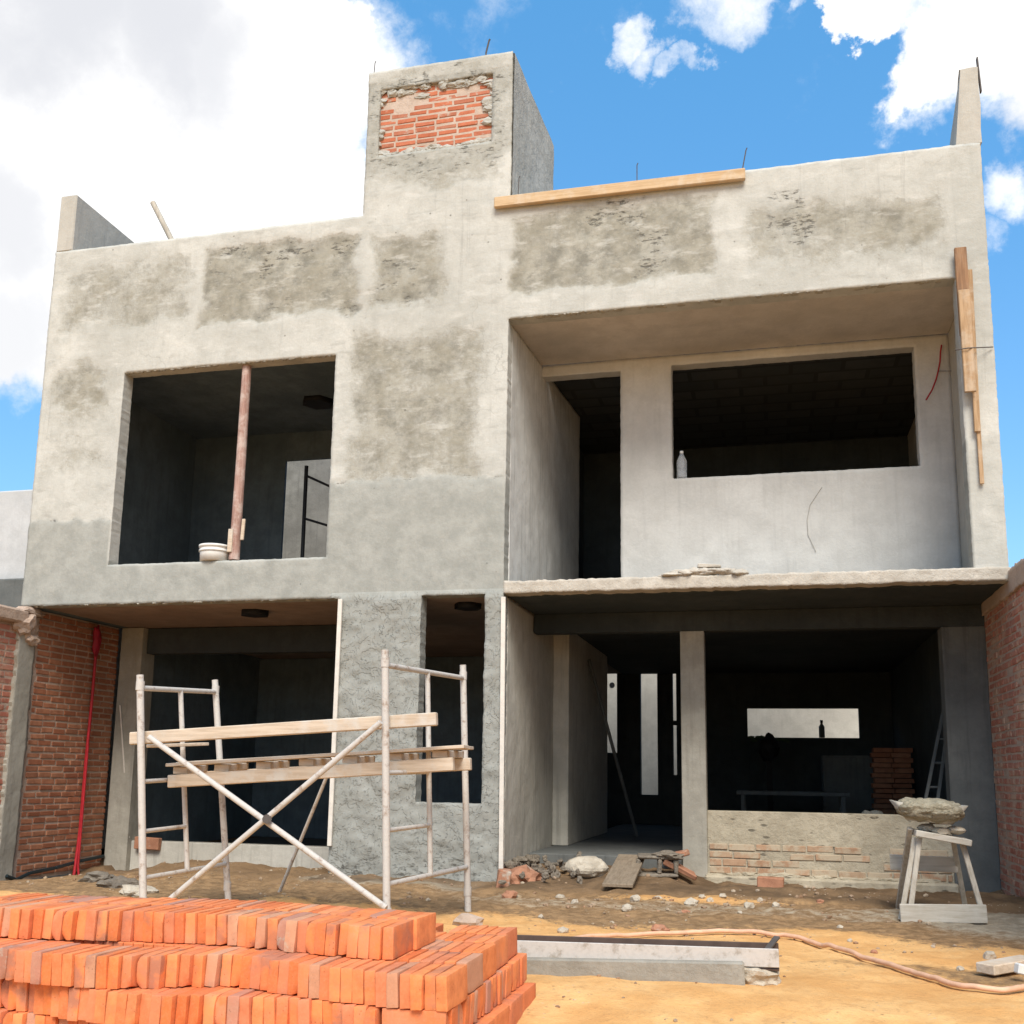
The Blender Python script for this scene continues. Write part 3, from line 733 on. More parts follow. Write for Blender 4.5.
wall_sheet('back_wall', M['dark'], house, lambda u, v, d: (u, 8.0 + d, v), lines([0, 4.93, 5.175, 5.562, 5.842, 6.09, 6.152, 7.283, 8.998, 9.64], 0.25),
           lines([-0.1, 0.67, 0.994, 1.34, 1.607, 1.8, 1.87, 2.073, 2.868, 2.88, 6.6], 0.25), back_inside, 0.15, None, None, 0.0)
# exposed courses under the ground-floor window, half covered in mortar
mb = MB(); bricks_in(mb, (7.05, 1.272, 0.06), (1, 0, 0), (0, -1, 0), 2.2, 0.36, 0.24, 0.058, 0.016, depth=0.010, skip=lambda a, z: (z > 0.26 and random.random() < 0.85) or random.random() < 0.10)
mb.build('exposed_brick_course', brick_mat('mortar_covered_brick', [(0.36, 0.205, 0.12), (0.42, 0.26, 0.16), (0.40, 0.28, 0.18)], 0.8, smear=(0.45, 0.375, 0.265)), house)
hpart('base_footing', 'ochre', (7.0, 9.3, 1.19, 1.30, -0.2, 0.045), bevel=0.02)
mb = MB()
for k in range(60):
    mb.lump((random.uniform(7.05, 9.2), 1.275, 0.045 + random.uniform(-.02, .015)), (random.uniform(.05, .13), .035, random.uniform(.015, .03)), k, 2, 0.5, 1.5)
mb.build('footing_edge', M['ochre'], house)
# frayed foundation of the entrance flank
mb = MB()
for k in range(90):
    y = random.uniform(0.1, 2.2)
    mb.lump((CX - .02 + random.uniform(-.02, .10), y, 0.14 - 0.03 * y + random.uniform(-.10, .05)), (random.uniform(.03, .07), random.uniform(.03, .07), random.uniform(.025, .05)), k, 2, 0.6, 1.7, tint=random.random())
mb.build('frayed_footing', M['greyrubble'], house)
hpart('footing', 'lowside', (3.7, 5.2, 0.06, 2.3, -0.3, 0.12))
# mortar lips under the beams
mb = MB()
for k in range(80):
    x = random.uniform(CX, PX)
    mb.lump((x, 0.02 + random.uniform(-.02, .03), BB - 0.002), (random.uniform(.012, .05), .02, random.uniform(.004, .011)), k, 1, 0.5)
for k in range(60):
    x = random.uniform(0.05, DR)
    mb.lump((x, 0.02 + random.uniform(-.02, .03), SB - 0.002), (random.uniform(.012, .05), .02, random.uniform(.004, .012)), k, 1, 0.5)
for k in range(70):
    x = random.uniform(WL, WR)
    mb.lump((x, 0.02, WT - 0.002), (random.uniform(.012, .04), .02, random.uniform(.005, .014)), k, 1, 0.5)
mb.build('mortar_lip', M['column'], house)
# pencil-thin crack line on the balcony wall
crack = MB().tube([(8.223, 1.252, 3.862), (8.101, 1.252, 3.682), (8.067, 1.252, 3.528), (8.072, 1.252, 3.374), (8.143, 1.252, 3.198)], 0.0022, 5).build('crack_line', M['column'], house)
# ceiling electrical boxes
for (c, rx) in (((2.361, 0.669, 2.620), 0.16), ((4.757, 0.543, 2.620), 0.14), ((2.429, 1.818, 5.380), 0.2), ((5.989, -3.351, 5.380), 0) ):
    if rx: MB().lathe([(0.0, 0.03), (rx, 0.03), (rx, -0.03), (rx * .8, -0.035), (0, -0.035)], c, 6).build('ceiling_box', M['black'], house)

# ================================================================ BOUNDARY WALLS
lw = empty('boundary_wall', (0.05, -1, 0), 'old red brick boundary wall with a concrete post, left of the garage', 'wall')
X0 = 0.06
MB().box((X0 - 0.09, -0.75, 1.18), (0.16, 4.82, 2.76), bevel=0.01).box((X0 - 0.085, 0.93, 2.595), (0.148, 1.45, 0.07)).build('mortar_core', M['mortar'], lw)
mb = bricks_in(MB(), (X0 - 0.01, 1.66, -0.16), (0, -1, 0), (1, 0, 0), 1.42, 2.80, 0.20, 0.050, 0.018, depth=0.010)
mb.build('brick_face', M['brick_wall'], lw)
mb = bricks_in(MB(), (X0 - 0.01, -0.07, -0.16), (0, -1, 0), (1, 0, 0), 2.8, 2.6, 0.20, 0.050, 0.018, depth=0.008)
mb.build('brick_face', M['brick_smeared'], lw)
wall_sheet('concrete_post', M['column'], lw, lambda u, v, d: (X0 + 0.03 - d, u, v), lines([-0.10, 0.16], 0.03), lines([-0.4, 2.42], 0.03), lambda u, v: np.ones_like(u, bool), 0.1, plain_disp(0.02, 33), None, 0.015, 3)
mb = MB()
mb.box((X0, -1.6, 2.52), (0.2, 3.1, 0.15), bevel=0.02, jit=0.015)
mb.lump((X0 + .02, -0.02, 2.45), (.09, .16, .14), 3, 3, .4); mb.lump((X0 + .02, 0.08, 2.3), (.07, .10, .07), 5, 3, .4); mb.lump((X0 + .02, 0.02, 2.58), (.08, .2, .06), 6, 3, .4)
mb.build('mortar_cap', M['mortar'], lw)
mb = MB().box((X0 - .1, -0.6, -0.36), (0.2, 4.6, 0.36), bevel=0.02)
mb.build('footing', M['darkcol'], lw)
mb = MB()
pts = [(0.100, 0.033, -0.121), (0.100, 0.187, -0.175), (0.100, 0.391, -0.122), (0.100, 0.787, -0.103), (0.100, 1.208, -0.061), (0.100, 1.645, -0.037)]
for a, b in zip(pts[:-1], pts[1:]): mb.span(a, b, 0.03, 0.035, 0.008)
mb.build('damp_proof_sheet', M['plastic_sheet'], lw)

rw = empty('boundary_wall', (9.7, -1, 0), 'mortar smeared red brick boundary wall at the right edge beside the mortar bench', 'wall')
MB().box((9.76, 1.8, 1.2), (0.2, 12.5, 2.7), bevel=0.01).box((9.76, 4.7, 2.58), (0.19, 6.7, 0.12), bevel=0.01).build('mortar_core', M['mortar'], rw)
mb = bricks_in(MB(), (9.66, 1.25, -0.1), (0, -1, 0), (-1, 0, 0), 5.6, 2.66, 0.20, 0.050, 0.016, depth=0.006)
mb.build('brick_face', M['brick_smeared'], rw)
wall_sheet('coping', M['mortar'], rw, lambda u, v, d: (9.635 + d, u, v), lines([-4.4, 1.25], 0.05), lines([2.52, 2.72], 0.03), lambda u, v: np.ones_like(u, bool), 0.26, plain_disp(0.03, 35), None, 0.015, 5)

gw = tag(MB().box((6, 12.1, 1.46), (24, 0.2, 3.40), bevel=0.01).build('garden_wall', M['pale']), 'plain pale garden wall seen through the back slits of the house', 'wall')
hd_ = Vector((4.499, 11.990, 2.794))
MB().tube([hd_, hd_ + Vector((0, .02, 0))], 0.055, 14).build('drain_hole', M['black'], gw)
nb = empty('neighbour_house', (-2.6, 2, 0), 'white neighbouring house wall showing past the left corner', 'house')
MB().box((-2.6, 3.2, 2.06), (4.9, 5.2, 4.10), bevel=0.02).build('wall', M['white_wall'], nb)
MB().box((-2.6, 0.52, 1.53), (4.86, 0.16, 3.02), bevel=0.02).build('grey_base', M['darkcol'], nb)

# ================================================================ SCAFFOLD
sc = empty('scaffold', (4.5, -2.6, 0), 'white painted tubular scaffold with crossed braces in front of the garage', 'scaffold')
def V3(*a): return Vector(a)
def frame(fb, ft, bb_, bt_):
    fb, ft, bb_, bt_ = map(Vector, (fb, ft, bb_, bt_))
    F = lambda t: fb.lerp(ft, t); B = lambda t: bb_.lerp(bt_, t)
    fr = bpy.data.objects.new('end_frame', None); fr.empty_display_size = 0.1; COL.objects.link(fr); fr.parent = sc; fr.location = -Vector(sc.location)
    def sub(name, mb):
        o = mb.build(name, M['scaf'], fr); o.location = (0, 0, 0); return o
    sub('leg', MB().tube([F(0), F(1)], 0.024)); sub('leg', MB().tube([B(0), B(1)], 0.024))
    s = 0.5
    for t_, P_ in ((0.955, F), (0.955, B), (0.08, F), (0.08, B)):
        q_ = P_(t_); sub('coupler', MB().tube([q_ - Vector((0, 0, .03)), q_ + Vector((0, 0, .03))], 0.0285, 10))
    top = F(0.945).lerp(B(0.945), s); lowz = F(0.175).lerp(B(0.175), s)
    sub('rung', MB().tube([F(0.945), B(0.945)], 0.018))
    sub('rung', MB().tube([F(0.175), B(0.175)], 0.018))
    sub('mid_post', MB().tube([top, lowz], 0.018))
    for t in (0.36, 0.56, 0.76)[:2]:
        sub('rung', MB().tube([F(t), F(t).lerp(B(t), s)], 0.015))
    return F, B
F1, B1 = frame((3.755, -3.2, gz(3.75, -3.2)), (3.594, -3.200, 1.590), (3.775, -2.147, gz(3.77, -2.147)), (3.548, -2.147, 1.650))
F2, B2 = frame((5.40, -3.2, gz(5.4, -3.2)), (5.322, -3.200, 1.735), (5.528, -1.897, gz(5.53, -1.9)), (5.447, -1.897, 1.773))
b = MB().tube([(3.718, -3.235, 1.180), (5.403, -3.240, 0.177)], 0.019).build('cross_brace', M['scaf'], sc)
o = MB().tube([(4.619, -3.290, 0.680), (4.574, -3.200, 0.676)], 0.03, 8).build('brace_pin', M['iron'], b); o.location = (0, 0, 0)
MB().tube([(5.338, -3.265, 1.281), (3.958, -3.265, 0.158)], 0.019).build('cross_brace', M['scaf'], sc)

def thing_mesh(name, mb, mat, label, cat, group=None):
    return tag(mb.build(name, M[mat] if isinstance(mat, str) else mat), label, cat, group)

thing_mesh('scaffold_plank', MB().span((3.516, -3.130, 1.172), (5.655, -3.130, 1.308), 0.05, 0.082, 0.006), 'plank', 'long pale plank lying across the scaffold, the upper one', 'plank')
thing_mesh('scaffold_plank', MB().span((3.599, -3.030, 1.126), (3.761, -2.600, 1.154), 0.09, 0.022, 0.004), 'plank', 'short board end tucked under the upper scaffold plank at its left end', 'plank')
pl = empty('pallet_platform', (4.652, -2.600, 0.951), 'long narrow wooden pallet laid across the scaffold below the upper plank', 'pallet')
a0, a1 = Vector((3.681, -2.900, 0.892)), Vector((5.702, -2.900, 1.035))
c0, c1 = Vector((3.512, -2.350, 0.912)), Vector((5.657, -2.350, 1.041))
MB().span(a0, a1, 0.05, 0.085, 0.006).build('bottom_board', M['plank'], pl)
MB().span(c0, c1, 0.05, 0.085, 0.006).build('bottom_board', M['plank'], pl)
u = Vector((0, 0, 0.098))
for k in range(7):
    t = 0.04 + k * 0.152
    MB().span(a0.lerp(a1, t) + u * 0.70, c0.lerp(c1, t) + u * 0.70, 0.10, 0.048, 0.004).build('spacer', M['plank'], pl)
MB().span(a0 + u * 1.12, a1 + u * 1.12 + Vector((.08, 0, 0)), 0.12, 0.022, 0.003).build('deck_board', M['plank'], pl)
MB().span(c0 + u * 1.12, c1 + u * 1.12, 0.12, 0.022, 0.003).build('deck_board', M['plank'], pl)
MB().span(a0.lerp(c0, .5) + u * 1.12, a1.lerp(c1, .5) + u * 1.12, 0.14, 0.022, 0.003).build('deck_board', M['plank'], pl)
thing_mesh('metal_prop', MB().tube([(4.331, -1.750, 0.940), (3.746, -1.300, -0.042)], 0.014), 'scaf', 'thin pale pole leaning from the soil up to the pallet on the scaffold', 'pole')

# ================================================================ BRICK PILE
BLn, BTh, BHt = 0.236, 0.0430, 0.117
def brick_mesh(name, seed, chip):
    rnd = random.Random(seed)
    bm = bmesh.new(); bmesh.ops.create_cube(bm, size=1)
    for v in bm.verts:
        v.co = Vector((v.co.x * BTh, v.co.y * BLn, v.co.z * BHt)) + Vector((rnd.uniform(-.0015, .0015), rnd.uniform(-.003, .003), rnd.uniform(-.002, .002)))
    bmesh.ops.subdivide_edges(bm, edges=bm.edges[:], cuts=4, use_grid_fill=True)
    bmesh.ops.bevel(bm, geom=[e for e in bm.edges if len(e.link_faces) == 2 and e.calc_face_angle(0) > 1], offset=0.0035, segments=2, affect='EDGES', profile=0.6)
    for v in bm.verts:
        v.co += mnoise.noise_vector(v.co * 26 + Vector((seed * 5.1, 0, 0))) * 0.0016
    for q_ in range(chip):
        c = Vector((rnd.choice((-1, 1)) * BTh / 2, -BLn / 2, rnd.choice((-1, 1)) * BHt / 2))
        for v in bm.verts:
            d = (v.co - c).length
            if d < 0.026: v.co += (Vector((0, 0, 0)) - c).normalized() * (0.026 - d) * 0.6
    me = bpy.data.meshes.new(name); bm.to_mesh(me); bm.free()
    me.polygons.foreach_set('use_smooth', [True] * len(me.polygons))
    me.set_sharp_from_angle(angle=R(38)) if hasattr(me, 'set_sharp_from_angle') else None
    return me
VAR = {}
for kind in ('orange', 'pale', 'dark'):
    VAR[kind] = []
    for k in range(9):
        me = brick_mesh('clay_brick', k + 1, (0, 1, 0, 0, 1, 0, 0, 0, 2)[k]); me.materials.append(M['brick_' + kind]); VAR[kind].append(me)
LOOK = {'orange': 'orange brick', 'pale': 'dusty pale brick', 'dark': 'purplish brick'}
nbricks = 0
def put_brick(x, y, z, rz, where, kind=None, tilt=0.0):
    global nbricks
    if kind is None: kind = random.choices(('orange', 'pale', 'dark'), (0.86, 0.09, 0.05))[0]
    o = bpy.data.objects.new('clay_brick', random.choice(VAR[kind])); COL.objects.link(o)
    o.location = (x, y, z); o.rotation_euler = (0, tilt, rz)
    tag(o, '%s on edge, %s' % (LOOK[kind], where), 'brick', 'bricks stacked on edge in the pile')
    nbricks += 1
    return o
Z4, Z3, Z2, Z1 = [0.405 - BHt / 2 - k * 0.120 for k in (3, 2, 1, 0)]
def row(x0, x1, yf, z, where, start=None, wob=0.012, pitch=None):
    x = x1 - BTh / 2; k = 0
    while x > x0:
        y = yf(x) + BLn / 2 + random.uniform(-wob, wob)
        tl = random.gauss(0, 0.012) + 0.05 * math.sin(x * 5.3 + z * 40)
        put_brick(x, y, z + random.uniform(-.0015, .0015), random.gauss(0, 0.012), where, tilt=tl)
        x -= (BTh + random.uniform(0.0012, 0.004)); k += 1
# top course: front row and back row
yf1 = lambda x: -5.495 + 0.055 * math.sin(x * 3.6 + 1) + 0.045 * (x - 4.4) / 1.9
row(4.30, 6.275, yf1, Z1, 'front row of the pile\'s top course')
row(4.28, 6.29, lambda x: yf1(x) + BLn + 0.008, Z1, 'back row of the pile\'s top course')
# second course: front row steps forward at the right, whole depth shown at the right end
yf2 = lambda x: -5.745 + 0.10 * math.exp(-((x - 5.62) / 0.22) ** 2) + 0.05 * math.sin(x * 4.6) + 0.03 * (x - 4.5)
row(4.46, 6.565, yf2, Z2, 'front row of the pile\'s second course')
for r in range(1, 5):
    row(6.565 - 0.41 if r < 4 else 6.565 - .32, 6.565 - 0.012 * r, lambda x: -5.70 + r * (BLn + 0.006), Z2, 'row %s of the pile\'s second course, right end' % ('two', 'three', 'four', 'five')[r - 1])
# third course: front row plus a block of bricks turned sideways at the right end
yf3 = lambda x: -5.735 + 0.055 * math.sin(x * 5.2 + 2)
row(4.46, 6.31, yf3, Z3, 'front row of the pile\'s third course')
y = -5.70
while y < -4.45:
    put_brick(6.315 + BLn / 2 + random.uniform(0, .012), y, Z3, math.pi / 2 + random.gauss(0, .01), 'turned sideways at the right end of the pile\'s third course', tilt=0)
    y += BTh + random.uniform(.001, .004)
row(4.46, 6.60, lambda x: -5.73 + 0.04 * math.sin(x * 4), Z4, 'front row of the pile\'s bottom course')
for r in range(1, 5):
    put_brick(6.60 - BTh / 2, -5.70 + r * (BLn + .008) + BLn / 2, Z4, random.gauss(0, .01), 'right side of the pile\'s bottom course')
# the hidden heart of the pile, built as one mass
mb = MB()
for z, (ya, yb), (xa, xb) in ((Z2, (-5.46, -4.50), (4.46, 6.14)), (Z3, (-5.46, -4.50), (4.46, 6.30)), (Z4, (-5.46, -4.50), (4.46, 6.54))):
    yy = ya
    while yy + BLn < yb + .05:
        x = xa
        while x < xb:
            mb.box((x + BTh / 2, yy + BLn / 2, z), (BTh, BLn, BHt), bevel=0.003, tint=random.random()); x += BTh + .003
        yy += BLn + .006
o = mb.build('stacked_bricks', M['brick_orange']); o['label'] = 'mass of orange bricks in the heart of the pile'; o['kind'] = 'stuff'

# ================================================================ SMALL THINGS ON THE FACADE
def board_on_parapet():
    a, b = Vector((5.11, -0.045, 6.605)), Vector((7.565, -0.045, 6.598))
    return MB().span(a, b, 0.05, 0.112, 0.008)
thing_mesh('timber_beam', board_on_parapet(), 'beam', 'long orange timber board fixed along the top edge of the parapet', 'board')
tp = empty('timber_shutter_strip', (9.42, -0.06, 4.5), 'bundle of upright timber boards tied to the right end pier', 'board')
MB().span((9.404, -0.060, 5.633), (9.408, -0.060, 4.814), 0.04, 0.10, 0.005, (1, 0, 0)).build('short_board', M['poledark'], tp)
MB().span((9.375, -0.050, 5.450), (9.389, -0.050, 4.727), 0.03, 0.045, 0.004, (1, 0, 0)).build('lath', M['pole'], tp)
MB().span((9.403, -0.105, 5.213), (9.407, -0.105, 4.275), 0.03, 0.095, 0.005, (1, 0, 0)).build('front_board', M['pole'], tp)
MB().span((9.469, -0.045, 5.424), (9.454, -0.045, 3.933), 0.03, 0.05, 0.004, (1, 0, 0)).build('lath', M['pole'], tp)
MB().span((9.465, -0.030, 4.868), (9.467, -0.030, 3.474), 0.02, 0.035, 0.003, (1, 0, 0)).build('lath', M['pole'], tp)
MB().tube([(9.300, -0.130, 4.656), (9.403, -0.140, 4.661), (9.627, -0.020, 4.701)], 0.005, 6).build('tie_wire', M['iron'], tp)

for k, (a, b, lab) in enumerate((((3.634, -0.030, 2.624), (3.633, -0.030, 0.287), 'white batten down the garage edge of the rough pillar'), ((5.269, -0.030, 2.603), (5.289, -0.030, 0.129), 'white batten down the entrance edge of the rough pillar'))):
    thing_mesh('plaster_guide_batten', MB().span(a, b, 0.025, 0.042, 0.003, (1, 0, 0)), 'batten', lab, 'batten', 'plaster guide battens')
thing_mesh('plaster_guide_batten', MB().span((0.164, 1.630, 1.708), (0.374, 1.700, 0.172), 0.012, 0.018, 0.002, (1, 0, 0)), 'batten', 'thin pale strip leaning on the pilaster at the left of the garage', 'batten')

pr = empty('wooden_prop', (2.415, 0.080, 3.075), 'pinkish timber prop standing in the upper left window hole', 'prop')
MB().tube([(2.399, 0.090, 3.077), (2.408, 0.090, 4.133), (2.410, 0.090, 5.159)], [0.056, 0.052, 0.048], 12).build('post', M['prop'], pr)
MB().span((2.376, 0.030, 3.149), (2.377, 0.030, 3.388), 0.02, 0.05, 0.003, (1, 0, 0)).build('cleat', M['plank'], pr)
MB().span((2.502, 0.040, 3.271), (2.510, 0.040, 3.489), 0.02, 0.035, 0.003, (1, 0, 0)).build('cleat', M['plank'], pr)
bk = empty('plastic_bucket', (2.190, 0.060, 3.078), 'cream plastic bucket on the sill of the upper left window', 'bucket')
c = Vector((2.174, 0.090, 3.064))
MB().lathe([(0.0, 0.0), (0.140, 0.0), (0.150, 0.16), (0.146, 0.16), (0.136, 0.012), (0.0, 0.012)], c, 28).build('tub', M['white'], bk)
MB().lathe([(0.148, 0.095), (0.157, 0.097), (0.157, 0.112), (0.150, 0.114), (0.150, 0.138), (0.159, 0.14), (0.160, 0.165), (0.148, 0.166)], c, 28).build('rim', M['white'], bk)
inn = empty('iron_scaffold', (2.150, 2.400, 3.616), 'black iron scaffold frame standing inside the upper left room', 'scaffold')
zf = 2.76
q0, q1 = Vector((2.305, 1.900, 3.543)), Vector((2.281, 1.900, 4.608))
base = Vector((q0.x - .015, 1.9, zf))
MB().tube([base, q1], 0.024).build('leg', M['blackiron'], inn)
r0, r1 = Vector((2.294, 1.900, 4.482)), Vector((2.732, 1.900, 4.273)); r2, r3 = Vector((2.309, 1.900, 3.948)), Vector((2.702, 1.900, 3.821))
MB().tube([r0, r1, r1 + Vector((.5, 0, -.02))], 0.015).build('rung', M['blackiron'], inn)
MB().tube([r2, r3, r3 + Vector((.5, 0, 0))], 0.015).build('rung', M['blackiron'], inn)
MB().tube([r1 + Vector((.5, 0, .1)), Vector((r1.x + .5, 1.9, zf))], 0.024).build('leg', M['blackiron'], inn)

bo = empty('water_bottle', (6.825, 1.320, 3.985), 'clear plastic bottle standing on the sill of the upper right window', 'bottle')
c = Vector((6.827, 1.300, 3.980)); c.z = 4.036
MB().lathe([(0.0, 0.0), (0.048, 0.0), (0.052, 0.012), (0.052, 0.07), (0.047, 0.08), (0.052, 0.09), (0.052, 0.19), (0.034, 0.235), (0.018, 0.262), (0.016, 0.29)], c, 20).build('body', M['bottle'], bo)
MB().lathe([(0.019, 0.272), (0.019, 0.298), (0, 0.298)], c, 14).build('cap', M['white'], bo)
b2 = empty('glass_bottle', (8.42, 8.03, 1.61), 'dark bottle standing in the horizontal slit of the back wall', 'bottle')
c = Vector((8.430, 8.050, 1.621)); c.z = 1.612
MB().lathe([(0, 0), (0.045, 0), (0.045, 0.17), (0.02, 0.21), (0.018, 0.24)], c, 16).build('body', M['darkcol'], b2)
MB().lathe([(0.022, 0.235), (0.022, 0.275), (0, 0.275)], c, 12).build('cap', M['black'], b2)

thing_mesh('cable_end', MB().tube([(9.417, 1.240, 5.263), (9.401, 1.225, 5.184), (9.390, 1.220, 5.078), (9.365, 1.210, 4.971), (9.340, 1.200, 4.886), (9.297, 1.190, 4.781), (9.236, 1.190, 4.682)], 0.0075, 8), 'red', 'short red cable hanging out of the balcony wall beside the upper right window', 'cable')
thing_mesh('loose_wire', MB().tube([(9.378, 1.230, 4.988), (9.495, 1.210, 4.971), (9.551, 1.000, 4.936)], 0.003, 6), 'iron', 'thin rusty wire sticking out of the balcony wall near the red cable', 'wire')
thing_mesh('roof_stick', MB().tube([(0.50, 1.0, 7.775), (0.86, 1.0, 7.14), (1.75, 1.05, 5.57)], 0.035, 8), 'bench', 'grey pole leaning on the roof behind the left parapet', 'pole')
for a, b, r, lab in (((4.889, 0.300, 8.573), (4.919, 0.300, 8.711), 0.010, 'short dark steel bar on top of the brick tower'), ((7.533, 0.050, 6.682), (7.576, 0.050, 6.907), 0.006, 'tilted steel bar above the right end of the parapet board'),
                  ((6.528, 0.050, 6.666), (6.529, 0.050, 6.890), 0.005, 'upright steel bar behind the middle of the parapet board'), ((5.329, 0.050, 6.689), (5.336, 0.050, 6.907), 0.005, 'upright steel bar beside the foot of the brick tower'),
                  ((3.698, 0.100, 8.371), (3.705, 0.100, 8.502), 0.005, 'thin steel bar on the left edge of the brick tower')):
    a, b = Vector(a), Vector(b)
    thing_mesh('steel_bar', MB().tube([a - Vector((0, 0, .15)), a, b, b + Vector((.01, 0, .02))], r, 6), 'iron', lab, 'steel bar', 'reinforcing bars left standing on the roof')
# mortar boards lying on the balcony edge
mb = MB()
for k in range(26):
    t_ = k / 25
    c_ = Vector((6.792, 0.030, 2.758)).lerp(Vector((7.413, 0.030, 2.758)), t_)
    mb.lump(c_ + Vector((random.uniform(-.02, .02), random.uniform(-.02, .05), random.uniform(.0, .02) + 0.035 * math.sin(t_ * 3.1))), (random.uniform(.05, .11), .06, random.uniform(.02, .04)), k, 3, .35, 1.3, smooth=True)
o = mb.build('mortar_slab', M['slabedge']); tag(o, 'cream mortar lumps heaped on the middle of the balcony edge', 'mortar')
thing_mesh('brick_shard', MB().box((7.158, 0.070, 2.856), (0.21, 0.07, 0.03), (0, 0.03, 0.1), 0.006, jit=0.006), 'slabedge', 'flat pinkish tile shard on top of the mortar on the balcony edge', 'tile')

# red conduit on the left wall
rc = empty('red_conduit', (0.13, 1.15, -0.3), 'red conduit pipes running down the left brick wall to the soil', 'conduit')
MB().tube([(0.115, 1.159, 2.368), (0.115, 1.161, 1.735), (0.115, 1.143, 1.056), (0.115, 1.141, 0.282), (0.120, 1.102, -0.128), (0.160, 1.014, -0.386)], 0.017, 8).build('pipe', M['red'], rc)
MB().tube([(0.130, 1.136, 1.224), (0.140, 1.124, 0.283), (0.150, 1.111, -0.106), (0.170, 1.121, -0.257), (0.200, 1.028, -0.385)], 0.013, 8).build('pipe', M['red'], rc)
MB().lump((0.130, 1.141, 2.413), (.035, .065, .17), 4, 3, .35, 1.5, smooth=True).build('plastic_wrap', M['redcloth'], rc)
thing_mesh('paving_tile', MB().box((0.62, 1.70, 0.12), (0.32, 0.07, 0.14), (0, 0.05, 0), 0.008, jit=.006), 'redrubble', 'pinkish tile leaning on the left end of the garage sill', 'tile')

# ================================================================ MORTAR BENCH
bn = empty('mortar_bench', (8.85, -0.9, 0), 'weathered wooden trestle bench carrying the mortar pan beside the right wall', 'bench')
def leg(a, b, w=0.032): return MB().span(a, b, w, 0.036, 0.004, (1, 0, 0))
for a, b in (((8.636, -1.050, 0.632), (8.599, -0.620, 0.164)), ((8.667, -1.050, 0.562), (8.554, -1.160, 0.104)), ((8.694, -1.080, 0.564), (8.601, -1.190, 0.095)), ((8.971, -0.750, 0.540), (9.050, -0.550, 0.131)), ((8.986, -1.050, 0.543), (9.067, -1.170, 0.100))):
    a = Vector(a); b = Vector(b)
    d = (b - a); b = a + d * ((a.z - gz(b.x, b.y)) / (a.z - b.z))
    leg(a, b).build('leg', M['bench'], bn)
MB().span((8.661, -1.000, 0.602), (9.034, -1.000, 0.541), 0.34, 0.045, 0.005).build('top_board', M['benchx'], bn)
MB().span((8.521, -1.230, 0.049), (9.094, -1.230, 0.068), 0.025, 0.125, 0.004).build('front_foot_board', M['benchx'], bn)
MB().span((8.524, -0.660, 0.357), (9.010, -0.660, 0.352), 0.02, 0.115, 0.004).build('rear_stretcher', M['benchx'], bn)
for k, (px, lab) in enumerate((((8.766, -0.950, 0.631), 'left'), ((8.852, -1.020, 0.615), 'middle'), ((8.957, -1.000, 0.624), 'right'))):
    c = Vector(px)
    thing_mesh('mortar_stone', MB().lump(c, (.065, .08, .032), k + 11, 2, .3, 1.4), 'stone', '%s one of three flat stones wedged between the bench top and the mortar pan' % lab, 'stone', 'stones under the mortar pan')
pan = empty('mortar_pan', (8.785, -0.950, 0.747), 'pale mixing pan with upturned lips heaped with mortar on the bench', 'pan')
pc = Vector((8.782, -0.950, 0.675))
def pan_mesh():
    mb = MB(); n = 48; vs = []; fs = []
    prof = [(0.0, 0.0), (0.16, 0.0), (0.20, 0.05), (0.235, 0.12), (0.225, 0.12), (0.19, 0.055), (0.15, 0.012), (0.0, 0.012)]
    for r, z in prof:
        for k in range(n):
            t = 2 * math.pi * k / n
            ct, st_ = math.cos(t), math.sin(t)
            lip = sstep(0.25, 1.0, abs(ct))
            rr = r / (abs(ct) ** 4 + abs(st_) ** 4) ** 0.25
            rr = rr * (1 + 0.16 * lip * (z / 0.12)); zz = z + 0.02 * lip * (z / 0.12)
            vs.append(pc + Vector((rr * 0.98 * ct, rr * 0.74 * st_, zz - 0.015 * ct)))
    for i in range(len(prof) - 1):
        for k in range(n): fs.append((i * n + k, i * n + (k + 1) % n, (i + 1) * n + (k + 1) % n, (i + 1) * n + k))
    mb.add(vs, fs, True); return mb
pan_mesh().build('pan_shell', plain('dirty_tub_plastic', (0.56, 0.52, 0.44), 0.6, 0.35), pan)
bm = bmesh.new(); bmesh.ops.create_icosphere(bm, subdivisions=5, radius=1)
hv = []
for v in bm.verts:
    p = v.co.normalized()
    k = 1 / (abs(p.x) ** 3.4 + abs(p.y) ** 3.4 + abs(p.z) ** 3.4) ** (1 / 3.4)
    q_ = Vector((p.x * k * .222, p.y * k * .210, p.z * k * .080))
    q_ += p * (0.016 * mnoise.fractal(p * 3.0 + Vector((4, 1, 7)), .8, 2, 4) + 0.008 * mnoise.fractal(p * 11.0, .8, 2, 3))
    if p.z < 0: q_.x *= 1 + 0.28 * p.z * abs(p.z); q_.y *= 1 + 0.2 * p.z
    hv.append(pc + q_ + Vector((0, -0.035, 0.085 - 0.06 * q_.x)))
bm.verts.index_update()
mb = MB().add(hv, [[v.index for v in f.verts] for f in bm.faces], True); bm.free()
mb.build('mortar_heap', M['wetmortar'], pan)

